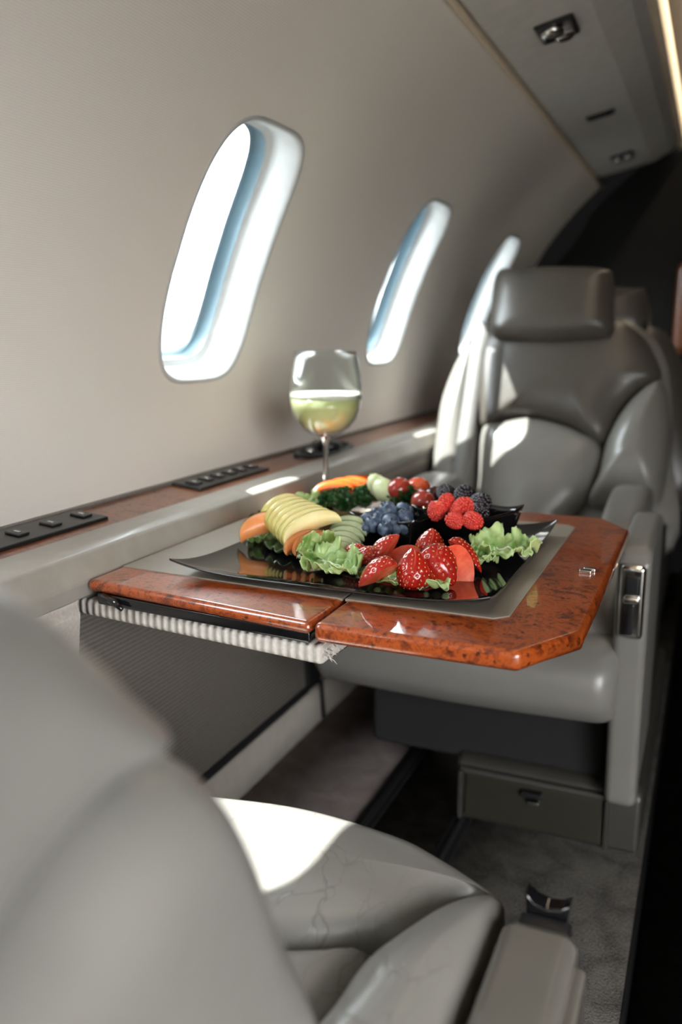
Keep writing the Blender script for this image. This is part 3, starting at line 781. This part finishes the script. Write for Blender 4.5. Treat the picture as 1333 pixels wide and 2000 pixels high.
grape(754, 960, .036, .0150, 1.40, (.75, -.2, -.65), GRAPE_G, 'pale green grape leaning in front of its twin', 'green grapes')

# ---- apple slices
def wedge_slice(name, cat, grp, p, L, Dp, wth, rot, lab, flesh, skin, curve=.9):
    """a crescent: outer arc skin, inner edge straight-ish, wedge thick at the skin"""
    o = root(name, p, lab, cat, grp, rot=rot)
    n, m = 24, 7; Vt, F = [], []
    loops = []
    for i in range(n + 1):
        t = i / n; s = math.sin(PI * t); e = s ** .65 if s > 0 else 0
        x = -L / 2 * math.cos(PI * t)
        yo = curve * Dp * s ** .8                   # outer arc
        yi = yo - Dp * (.18 + .82 * e) * .8 * (1 if 0 < i < n else .2) + .0
        th = wth * (.25 + .75 * e)
        loops.append([(x, yi, 0), (x, yi * .5 + yo * .5, -th * .36), (x, yo - Dp * .05, -th * .5), (x, yo, -th * .3), (x, yo + .0006, 0), (x, yo, th * .3), (x, yo - Dp * .05, th * .5), (x, yi * .5 + yo * .5, th * .36)])
    mk('flesh', rings(loops), flesh, o, local=True)
    sk = []
    for L_ in loops: sk.append([(x, y + .0005, z * 1.03) for x, y, z in L_[2:7]])
    mk('skin', rings(sk, False, False, closed=False), skin, o, local=True)
    return o
def place_fan(name, cat, grp, items, flesh, skin, spin=0):
    for (px, py, h, L, Dp, w, rz, tilt, roll, lab) in items:
        p = onz(px, py, PZ + h)
        R = Matrix.Rotation(math.radians(rz), 3, 'Z') @ Matrix.Rotation(math.radians(tilt), 3, 'X') @ Matrix.Rotation(math.radians(roll), 3, 'Y') @ Matrix.Rotation(math.radians(spin), 3, 'Z')
        wedge_slice(name, cat, grp, p, L, Dp, w, R.to_euler(), lab, flesh, skin)
ord_ = ['frontmost apple slice of the fan, its whole crescent showing', 'second apple slice from the front of the fan', 'third apple slice from the front of the fan', 'middle apple slice of the fan', 'third apple slice from the back of the fan', 'second apple slice from the back of the fan', 'rearmost apple slice of the fan, mostly covered']
items = []
for i in range(7):
    px = 612 - 9.5 * i; py = 1041 - 6.2 * i
    items.append((px, py, .0255 + .0010 * i, .072 - .002 * i, .024, .012, 54 + 2.0 * i, 60, -10, ord_[i]))
place_fan('apple_slice', 'apple slice', 'apple slices in a fan', items, APPLE, APPLES, 14)
mi = [(528, 1044, .015, .068, .030, .020, 45, 40, -10, 'peach-orange melon slice sticking out left of the apple fan'),
      (546, 1034, .017, .066, .028, .018, 40, 45, -10, 'peach-orange melon slice under the left of the apple fan')]
place_fan('melon_slice', 'melon slice', 'cantaloupe slices', mi, MELON, MRIND)
mi = []
nm_ = ['leftmost of the orange melon sticks under the apple fan', 'orange melon stick second from the apple fan corner', 'orange melon stick third along, before the lettuce', 'pale orange melon stick nearest the green melon fan']
for i in range(4):
    mi.append((600 + 16 * i, 1070 + 1.0 * i, .012, .052, .020, .014, 66 + 3 * i, 50, -10, nm_[i]))
place_fan('melon_slice', 'melon slice', 'cantaloupe sticks', mi, MELON, MELON)
mi = []
nm_ = ['leftmost papaya slice beside the foot of the wine glass', 'second papaya slice from the wine glass', 'third papaya slice from the wine glass, mid fan', 'fourth papaya slice from the wine glass', 'papaya slice touching the green grapes']
for i in range(5):
    mi.append((652 + 17 * i, 962 - 2.5 * i + (i - 2) ** 2 * .8, .022, .056, .022, .013, 36 - 6 * i, 45, -6, nm_[i]))
place_fan('papaya_slice', 'papaya slice', 'orange papaya slices', mi, PAPAYA, PAPAYA)
mi = []
nm_ = ['topmost green melon slice, against the blueberry bowl', 'second green melon slice down its fan', 'third green melon slice down its fan', 'fourth green melon slice, mid fan', 'fifth green melon slice down its fan', 'lowest green melon slice, above the front lettuce']
for i in range(6):
    mi.append((682 - 4.0 * i + (2 if i < 3 else 0), 1034 + 10.5 * i, .021 - .002 * i, .042, .018, .010, 30 + 4 * i, 48, 4, nm_[i]))
place_fan('green_melon_slice', 'melon slice', 'pale green melon slices', mi, HONEY, HONEY)

# ---- lettuce
def lettuce(px, py, h, Lx, Wy, rz, lab, seedv, ruff=.012, lift=.012, freq=5, mat=LETT, name='lettuce_leaf', cat='lettuce', grp='lettuce leaves', tilt=0, roll=0):
    p = onz(px, py, PZ + h)
    o = root(name, p, lab, cat, grp, rot=(math.radians(tilt), math.radians(roll), math.radians(rz)))
    rd = random.Random(seedv); ph = [rd.uniform(0, 6.28) for _ in range(6)]
    nu, nv = 60, 34; V, F = [], []
    for i in range(nu + 1):
        u = i / nu
        for j in range(nv + 1):
            v = -1 + 2 * j / nv
            w = Wy / 2 * (math.sin(PI * (.10 + .82 * u)) ** .6) * (1 + .10 * math.sin(19 * u + ph[4]))
            e = max(abs(v), (2 * abs(u - .5)) ** 3)
            th = .62 * freq * 2 * PI * u + ph[0] + 1.2 * v + 1.1 * math.sin(8.2 * u + ph[2]) + (1.4 if v > 0 else 0)
            am = ruff * (.66 + .34 * math.sin(10.5 * u + ph[3] + 2 * v))
            rz_ = .66 * am * e ** 1.5 * (math.sin(th) + .22 * math.sin(2.6 * th + ph[1])) + .16 * ruff * e ** 5 * math.sin(6.3 * th + ph[5])
            rx = -am * .34 * e ** 1.5 * math.sin(2 * th)
            z = lift * (abs(v) ** 1.6) + rz_ + .0030 * math.sin(30 * u + ph[3]) * math.sin(8 * v + ph[5])
            V.append(((u - .5) * Lx + rx, v * w, z))
    for i in range(nu):
        for j in range(nv):
            a = i * (nv + 1) + j; F.append((a, a + nv + 1, a + nv + 2, a + 1))
    b = mk('blade', (V, F), mat, o, local=True)
    s = b.modifiers.new('thick', 'SOLIDIFY'); s.thickness = .0009
    pth = [((u - .5) * Lx, 0, .0010 + .0025 * math.sin(30 * u + ph[3]) * math.sin(ph[5])) for u in np.linspace(0, .92, 14)]
    mk('midrib', tube(pth, [.0024 * (1 - .8 * k / 13) for k in range(14)], 8), LRIB if mat is LETT else mat, o, local=True)
lettuce(652, 1104, .012, .066, .050, -28, 'frilly lettuce leaf at the front below the green melon fan', 1, .011, .012, 4, tilt=18)
lettuce(620, 1080, .016, .046, .030, 60, 'upright pale lettuce tip in front of the orange melon sticks', 8, .009, .014, 3, tilt=40)
lettuce(984, 1073, .016, .068, .056, 24, 'large frilly lettuce leaf right of the raspberry bowl', 2, .0115, .011, 4, tilt=12)
lettuce(934, 1094, .010, .040, .028, 40, 'small lettuce curl between the strawberries and the large lettuce leaf', 3, .008, .008, 3, tilt=10)
lettuce(790, 1136, .004, .090, .034, -3, 'lettuce frill showing under the front strawberries', 4, .005, .003, 6)
lettuce(535, 1050, .006, .060, .040, 40, 'lettuce leaf poking out at the left under the melon', 5, .007, .006, 3)
lettuce(612, 985, .012, .055, .036, 10, 'pale lettuce leaf behind the apple fan by the wine glass', 6, .008, .008, 3, tilt=15)
lettuce(570, 1072, .003, .085, .045, -30, 'dark flat leaf lying on the platter in front of the apple fan', 7, .0015, .003, 2, mat=KALE, name='dark_leaf', cat='leaf', grp=None)

# ---- parsley
def parsley(px, py, h, rx, ry, hz, nleaf, lab, seedv):
    p = onz(px, py, PZ + h); rd = random.Random(seedv)
    o = root('parsley_sprig', p, lab, 'parsley', 'parsley sprigs')
    lv, st = [], []
    for k in range(nleaf):
        a = rd.uniform(0, 2 * PI); q = rd.random() ** .5; el = rd.uniform(.1, 1)
        c = Vector((rx * q * math.cos(a), ry * q * math.sin(a), hz * el * (1 - .6 * q * q)))
        d = (Vector((c.x * 1.2, c.y * 1.2, hz * .5)).normalized() + Vector((rd.uniform(-.6, .6), rd.uniform(-.6, .6), rd.uniform(-.3, .6)))).normalized()
        m = frame_from(d, (rd.uniform(-1, 1), rd.uniform(-1, 1), 1.01)); s = rd.uniform(.0045, .0080)
        for lobe in (-.75, 0, .75):
            V = [(0, 0, 0)]; n = 9
            for i in range(n):
                tt = lobe + (i / (n - 1) - .5) * .95; rr = s * (1 if i % 2 == 0 else .72) * (1.1 if lobe == 0 else .9)
                V.append((rr * math.cos(tt), rr * math.sin(tt), s * .35 * math.sin(i * 2.1 + lobe * 4)))
            lv.append(([tuple(c + m @ Vector(x)) for x in V], [(0, i, i + 1) for i in range(1, n)]))
        if k % 3 == 0: st.append(tube([(c.x * .25, c.y * .25, -.004), (c.x * .7, c.y * .7, c.z * .6), tuple(c)], [.0009, .0007, .0005], 5))
    mk('leaves', join(*lv), PARS, o, local=True, smooth=False)
    mk('stems', join(*st), MRIND, o, local=True)
parsley(672, 990, .016, .034, .022, .024, 150, 'large dark parsley sprig between the apple fan and the blueberry bowl', 21)
parsley(728, 974, .020, .024, .016, .020, 90, 'parsley sprig behind the blueberry bowl under the papaya', 22)
parsley(792, 982, .024, .022, .014, .020, 80, 'parsley sprig between the blueberries and the wine-red grape', 23)
parsley(520, 1020, .008, .016, .014, .014, 40, 'small parsley tuft at the far left edge of the food', 24)

# ================================================================== FACING SEAT
SK = 1.12                                    # size of the seat back against the measured outline
A = Vector((0, 1.725, Z(-.470))); Bv = Vector((0, .26, .55)).normalized(); Nf = Vector((0, -Bv.z, Bv.y))
def back(u, v, w): return tuple(Vector((u * SK, 0, 0)) + A + Bv * v * SK + Nf * w)
st = root('lounge_seat', (-.30, 1.40, 0), 'taupe leather lounge seat facing the camera behind the table', 'seat')
upper = [(-.442, .448), (-.424, .475), (-.37, .497), (-.281, .505), (-.184, .493), (-.135, .464), (-.105, .42), (-.092, .378), (-.126, .352), (-.156, .311), (-.181, .246), (-.227, .271), (-.276, .286), (-.325, .293), (-.374, .286), (-.410, .266), (-.424, .302), (-.440, .387)]
mk('back_shell', pillow([(-.485, .05), (-.49, .25), (-.47, .43), (-.42, .50), (-.28, .525), (-.15, .50), (-.085, .42), (-.062, .25), (-.07, .05)], lambda u, v, w: back(u, v, w - .035), .0, .07, .02), LEATHER, st)
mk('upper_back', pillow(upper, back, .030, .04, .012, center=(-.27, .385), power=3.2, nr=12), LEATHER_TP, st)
lumbar = [(-.409, .262), (-.373, .281), (-.325, .289), (-.276, .282), (-.227, .266), (-.186, .240), (-.188, .181), (-.198, .137), (-.222, .10), (-.27, .03), (-.33, -.005), (-.39, .0), (-.398, .08), (-.402, .16)]
mk('lumbar_cushion', pillow(lumbar, back, .036, .04, .012), LEATHER, st)
rb = [(-.092, .372), (-.126, .347), (-.154, .305), (-.173, .251), (-.181, .181), (-.194, .130), (-.15, .128), (-.107, .135), (-.072, .15), (-.064, .256), (-.074, .334)]
mk('side_bolster', pillow(rb, back, .060, .05, .014), LEATHER, st)
lbo = [(-.446, .452), (-.474, .42), (-.496, .331), (-.497, .234), (-.495, .129), (-.488, .05), (-.412, .04), (-.414, .16), (-.422, .27)]
mk('side_bolster', pillow(lbo, back, .055, .05, .014), LEATHER, st)
hr = [(-.415, .579), (-.374, .586), (-.285, .586), (-.204, .578), (-.189, .555), (-.184, .50), (-.182, .451), (-.222, .438), (-.305, .432), (-.384, .438), (-.411, .452), (-.418, .51)]
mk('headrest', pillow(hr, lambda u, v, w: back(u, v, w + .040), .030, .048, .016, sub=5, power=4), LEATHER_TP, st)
mk('shoulder_belt', rings([[back(-.438 + dx, v, w) for dx, w in ((0, .062), (.030, .064), (.030, .066), (0, .064))] for v in (.02, .1, .2, .3, .4, .46)]), plain('grey_belt_webbing', (.16, .155, .145), .7), st)
cush = [(1.085, -.455), (1.10, -.420), (1.15, -.400), (1.30, -.405), (1.66, -.425), (1.76, -.45), (1.74, -.52), (1.30, -.525), (1.14, -.515), (1.095, -.490)]
mk('seat_cushion', pad_x([(y, Z(z)) for y, z in cush], -.52, -.085, .03, bulge=.03), LEATHER, st)
ib = [(1.16, -.43), (1.20, -.36), (1.30, -.315), (1.47, -.285), (1.66, -.275), (1.74, -.33), (1.70, -.44), (1.30, -.45)]
mk('thigh_bolster', pad_x([(y, Z(z)) for y, z in ib], -.155, -.088, .022), LEATHER, st)
mk('thigh_bolster', pad_x([(y, Z(z)) for y, z in ib], -.53, -.455, .022), LEATHER, st)
armp = [(1.125, -.285), (1.140, -.270), (1.20, -.264), (1.35, -.262), (1.38, -.30), (1.40, -.66), (1.22, -.66), (1.150, -.64), (1.128, -.50), (1.122, -.35)]
arm = mk('armrest', prism_x([(y, Z(z)) for y, z in armp], -.096, -.054), LEATHER, st, bevel=.011, segs=4, angle=25)
mk('armrest', rbox(-.553, -.515, 1.32, 1.76, -.43, -.29), LEATHER, st, bevel=.011, segs=4, angle=25)
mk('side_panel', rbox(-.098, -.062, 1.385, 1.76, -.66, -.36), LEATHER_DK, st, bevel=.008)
lt = mk('recline_latch', rbox(-.0905, -.0595, 1.112, 1.128, -.385, -.288), CHROME, arm, bevel=.006)
mk('latch_cavity', rbox(-.084, -.066, 1.1095, 1.118, -.325, -.300), BLACKS, arm, bevel=.003)
mk('latch_cavity', rbox(-.079, -.071, 1.1095, 1.118, -.378, -.338), BLACKS, arm, bevel=.002)
mk('latch_lip', rbox(-.085, -.065, 1.104, 1.120, -.336, -.327), CHROME, arm, bevel=.003)
mk('seat_pan', prism([(-.46, 1.20), (-.10, 1.20), (-.10, 1.74), (-.48, 1.74)], Z(-.64), Z(-.50)), DARK, st, bevel=.01)
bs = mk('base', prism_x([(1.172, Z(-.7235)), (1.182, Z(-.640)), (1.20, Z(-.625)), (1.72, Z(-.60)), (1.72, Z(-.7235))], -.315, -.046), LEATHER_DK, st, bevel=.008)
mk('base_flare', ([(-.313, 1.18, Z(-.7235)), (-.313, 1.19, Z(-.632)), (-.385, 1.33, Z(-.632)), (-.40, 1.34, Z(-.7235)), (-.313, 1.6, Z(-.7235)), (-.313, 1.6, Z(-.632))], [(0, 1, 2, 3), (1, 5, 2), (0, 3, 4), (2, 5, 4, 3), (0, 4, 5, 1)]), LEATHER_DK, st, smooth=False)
dr = mk('drawer', rings([[( -.298 + 0, 1.1675, Z(-.716)), (-.098, 1.1675, Z(-.716)), (-.098, 1.1755, Z(-.650)), (-.298, 1.1755, Z(-.650))], [(-.300, 1.178, Z(-.718)), (-.096, 1.178, Z(-.718)), (-.096, 1.187, Z(-.648)), (-.300, 1.187, Z(-.648))]]), plain('olive_taupe_panel', (.022, .021, .014), .35), st, bevel=.003)
mk('handle', rbox(-.212, -.182, 1.162, 1.176, -.664, -.655), BLACKS, dr, bevel=.002)
mk('pull', rbox(-.202, -.186, 1.160, 1.170, -.672, -.667), CHROME, dr, bevel=.001)
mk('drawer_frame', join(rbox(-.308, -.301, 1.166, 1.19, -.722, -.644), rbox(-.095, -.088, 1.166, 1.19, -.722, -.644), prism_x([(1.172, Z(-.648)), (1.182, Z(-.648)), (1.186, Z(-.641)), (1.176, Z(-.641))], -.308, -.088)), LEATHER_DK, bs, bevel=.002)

# ---- seat behind, back to back
s2 = root('lounge_seat', (-.25, 2.4, 0), 'grey lounge seat farther off, half hidden behind the facing seat', 'seat')
A2 = Vector((0, 2.25, Z(-.42))); B2v = (Vector((0, 2.38, Z(.13))) - A2).normalized(); N2 = Vector((0, -B2v.z, B2v.y))
def back2(u, v, w): return tuple(Vector((u, 0, 0)) + A2 + B2v * v + N2 * w)
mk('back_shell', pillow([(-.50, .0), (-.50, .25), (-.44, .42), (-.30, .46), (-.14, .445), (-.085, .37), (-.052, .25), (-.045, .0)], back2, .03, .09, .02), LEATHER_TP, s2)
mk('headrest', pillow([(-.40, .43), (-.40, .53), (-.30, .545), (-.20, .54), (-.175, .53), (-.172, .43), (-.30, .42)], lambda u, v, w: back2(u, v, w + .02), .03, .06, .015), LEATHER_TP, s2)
mk('seat_cushion', rbox(-.50, -.06, 2.36, 2.72, -.52, -.42), LEATHER, s2, bevel=.03)
mk('armrest', rbox(-.135, -.10, 2.20, 2.68, -.66, -.25), LEATHER, s2, bevel=.012)
mk('base', rbox(-.42, -.08, 2.30, 2.70, -.7235, -.52), LEATHER_DK, s2, bevel=.01)

# ---- wood cabinet at the far end
cb = root('wood_cabinet', (0.0, 2.82, Z(-.07)), 'burl wood cabinet edge at the far right end of the cabin', 'cabinet')
mk('base', rbox(-.115, -.045, 2.79, 2.89, -.729, -.062), DARK, cb)
mk('body', rbox(-.125, .16, 2.76, 2.89, -.062, .20), WOOD_L, cb, bevel=.02)
mk('door', rbox(-.112, .14, 2.752, 2.762, -.045, .18), WOOD_L, cb, bevel=.004)
mk('handle', rbox(.06, .075, 2.742, 2.754, .02, .09), CHROME, cb, bevel=.003)

# ================================================================== NEAR SEAT
ns = root('lounge_seat', (-.30, .38, 0), 'grey leather lounge seat closest to the camera, seen over its back', 'seat')
def flat(z): return lambda u, v, w: (u, v, Z(z) + w)
thigh = [(-.52, .545), (-.45, .580), (-.385, .597), (-.293, .612), (-.198, .604), (-.151, .587), (-.112, .566), (-.122, .562), (-.145, .541), (-.164, .506), (-.180, .494), (-.200, .483), (-.252, .461), (-.35, .445), (-.52, .445)]
mk('thigh_cushion', pillow(thigh, flat(-.409), .017, .11, .022, center=(-.30, .53), power=4.5, nr=12), LEATHER_WORN, ns)
mid = [(-.50, .440), (-.35, .442), (-.252, .458), (-.200, .479), (-.182, .486), (-.184, .449), (-.188, .40), (-.200, .32), (-.215, .20), (-.50, .20)]
mk('seat_cushion', pillow(mid, flat(-.420), .018, .10, .018, power=4, nr=12), LEATHER_WORN, ns)
sbo = [(-.161, .503), (-.143, .539), (-.122, .560), (-.108, .556), (-.106, .50), (-.107, .44), (-.108, .30), (-.13, .20), (-.21, .20), (-.198, .32), (-.184, .40), (-.179, .455)]
mk('side_bolster', pillow(sbo, flat(-.408), .031, .11, .020, center=(-.145, .42), power=2.6, nr=12), LEATHER_WORN, ns)
na = mk('armrest', prism_x([(y, Z(z)) for y, z in [(.527, -.400), (.522, -.388), (.510, -.384), (.05, -.384), (.05, -.62), (.40, -.64), (.50, -.60), (.528, -.50)]], -.1025, -.052), LEATHER_ARM, ns, bevel=.010, segs=5, angle=25)
mk('arm_side_panel', prism_x([(y, Z(z)) for y, z in [(.515, -.405), (.05, -.405), (.05, -.60), (.40, -.62), (.50, -.585), (.516, -.50)]], -.056, -.046), LEATHER_ARM, na, bevel=.004)
lev = [(-.0885, Z(-.402)), (-.0635, Z(-.402)), (-.0605, Z(-.3755)), (-.067, Z(-.3800)), (-.0755, Z(-.3815)), (-.084, Z(-.3790)), (-.0915, Z(-.3725))]
lv_ = mk('recline_lever', prism_y(lev, .531, .546), BLACKGL, na, bevel=.0022, segs=3)
mk('lever_slot', rbox(-.0925, -.0585, .516, .5305, -.395, -.3862), BLACKS, na, bevel=.002)
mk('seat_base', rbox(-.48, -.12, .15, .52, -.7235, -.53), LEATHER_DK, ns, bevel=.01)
# backrest seen from its aisle side: shoulder pad over the lower bolster
up_ = [(.238, -.138), (.222, -.116), (.204, -.094), (.182, -.073), (.158, -.057), (.13, -.046), (.09, -.048), (.055, -.065), (.045, -.12), (.060, -.176), (.11, -.176), (.165, -.156), (.208, -.139)]
mk('shoulder_pad', pad_x([(y, Z(z)) for y, z in up_], -.56, -.148, .042, n=8), LEATHER, ns)
lo_ = [(.248, -.153), (.278, -.188), (.310, -.249), (.334, -.30), (.354, -.356), (.366, -.43), (.34, -.475), (.26, -.48), (.18, -.46), (.12, -.36), (.075, -.22), (.11, -.187), (.165, -.167), (.210, -.149)]
mk('lower_bolster', pad_x([(y, Z(z)) for y, z in lo_], -.56, -.148, .042, n=8), LEATHER, ns)

# ================================================================== LIGHT
w = bpy.data.worlds.new('sky'); S.world = w; w.use_nodes = True
bg = w.node_tree.nodes['Background']; bg.inputs['Strength'].default_value = 7.0
wt = w.node_tree; wc = wt.nodes.new('ShaderNodeTexCoord'); wx = wt.nodes.new('ShaderNodeSeparateXYZ'); wr = wt.nodes.new('ShaderNodeValToRGB')
wt.links.new(wc.outputs['Generated'], wx.inputs[0]); wt.links.new(wx.outputs['Z'], wr.inputs['Fac'])
wr.color_ramp.elements[0].position = .0; wr.color_ramp.elements[0].color = (.17, .175, .175, 1)      # apron below the horizon
wr.color_ramp.elements[1].position = .06; wr.color_ramp.elements[1].color = (.97, .985, 1.0, 1)
wt.links.new(wr.outputs['Color'], bg.inputs['Color'])
sun = bpy.data.lights.new('sun', 'SUN'); sun.energy = 12; sun.angle = math.radians(.6); sun.color = (1, .95, .88)
so = bpy.data.objects.new('sun', sun); COL.objects.link(so)
so.rotation_euler = Vector((.54, .25, -1)).to_track_quat('-Z', 'Y').to_euler()
so.location = (-2, 0, 3)
for s in (-1, 1):
    for i, yc in enumerate(WY):
        if s == 1: continue
        a = bpy.data.lights.new('window_daylight', 'AREA'); a.shape = 'RECTANGLE'; a.size = .24; a.size_y = .37
        a.cycles.is_portal = True
        o = bpy.data.objects.new('window_daylight', a); COL.objects.link(o)
        p = Vector(cyl(WTC, yc, .09, s)); c = Vector((CXC, yc, CZ + CZC))
        o.location = p
        x = Vector((0, 1, 0)); zz = (p - c).normalized(); yv = zz.cross(x)
        o.matrix_world = Matrix.Translation(p) @ Matrix((x, yv, zz)).transposed().to_4x4()

a = bpy.data.lights.new('cove_lamp', 'AREA'); a.shape = 'RECTANGLE'; a.size = 2.6; a.size_y = .012; a.energy = 1.3; a.color = (1, .82, .60)
o = bpy.data.objects.new('cove_lamp', a); COL.objects.link(o)
zz = Vector((1, 0, .55)).normalized(); xx = Vector((0, 1, 0))
o.matrix_world = Matrix.Translation((-.085, 1.5, Z(.60))) @ Matrix((xx, zz.cross(xx), zz)).transposed().to_4x4()
a = bpy.data.lights.new('doorway_fill', 'AREA'); a.shape = 'RECTANGLE'; a.size = 1.62; a.size_y = .95; a.cycles.is_portal = True  # portal of the added doorway behind the camera
o = bpy.data.objects.new('doorway_fill', a); COL.objects.link(o)
o.matrix_world = Matrix.Translation((1.12, -.81, Z(-.05))) @ Matrix(((0, 0, 1), (1, 0, 0), (0, 1, 0))).to_4x4()
# ================================================================== CAMERA
cam = bpy.data.cameras.new('camera'); co = bpy.data.objects.new('camera', cam); COL.objects.link(co)
cam.sensor_fit = 'AUTO'; cam.sensor_width = 36.0; cam.lens = FPX / 2000 * 36.0
cam.clip_start = .01
M = Matrix((Vector(RT), Vector(UP), Vector(-FW))).transposed().to_4x4(); M.translation = (0, 0, CZ)
co.matrix_world = M
cam.dof.use_dof = True
fp = onz(800, 1110, PZ + .015)
cam.dof.focus_distance = float(np.dot(np.array(fp) - np.array([0, 0, CZ]), FW)) - .02
cam.dof.aperture_fstop = cam.lens / 1000 / .0090
S.camera = co
S.view_settings.view_transform = 'Standard'; S.view_settings.look = 'None'; S.view_settings.gamma = 1.0
S.view_settings.use_curve_mapping = False; S.view_settings.exposure = 1.22
S.cycles.use_denoising = True
S.cycles.max_bounces = 12; S.cycles.diffuse_bounces = 8; S.cycles.transmission_bounces = 10; S.cycles.transparent_max_bounces = 12
S.cycles.sample_clamp_indirect = 8
S.cycles.caustics_reflective = False; S.cycles.caustics_refractive = False
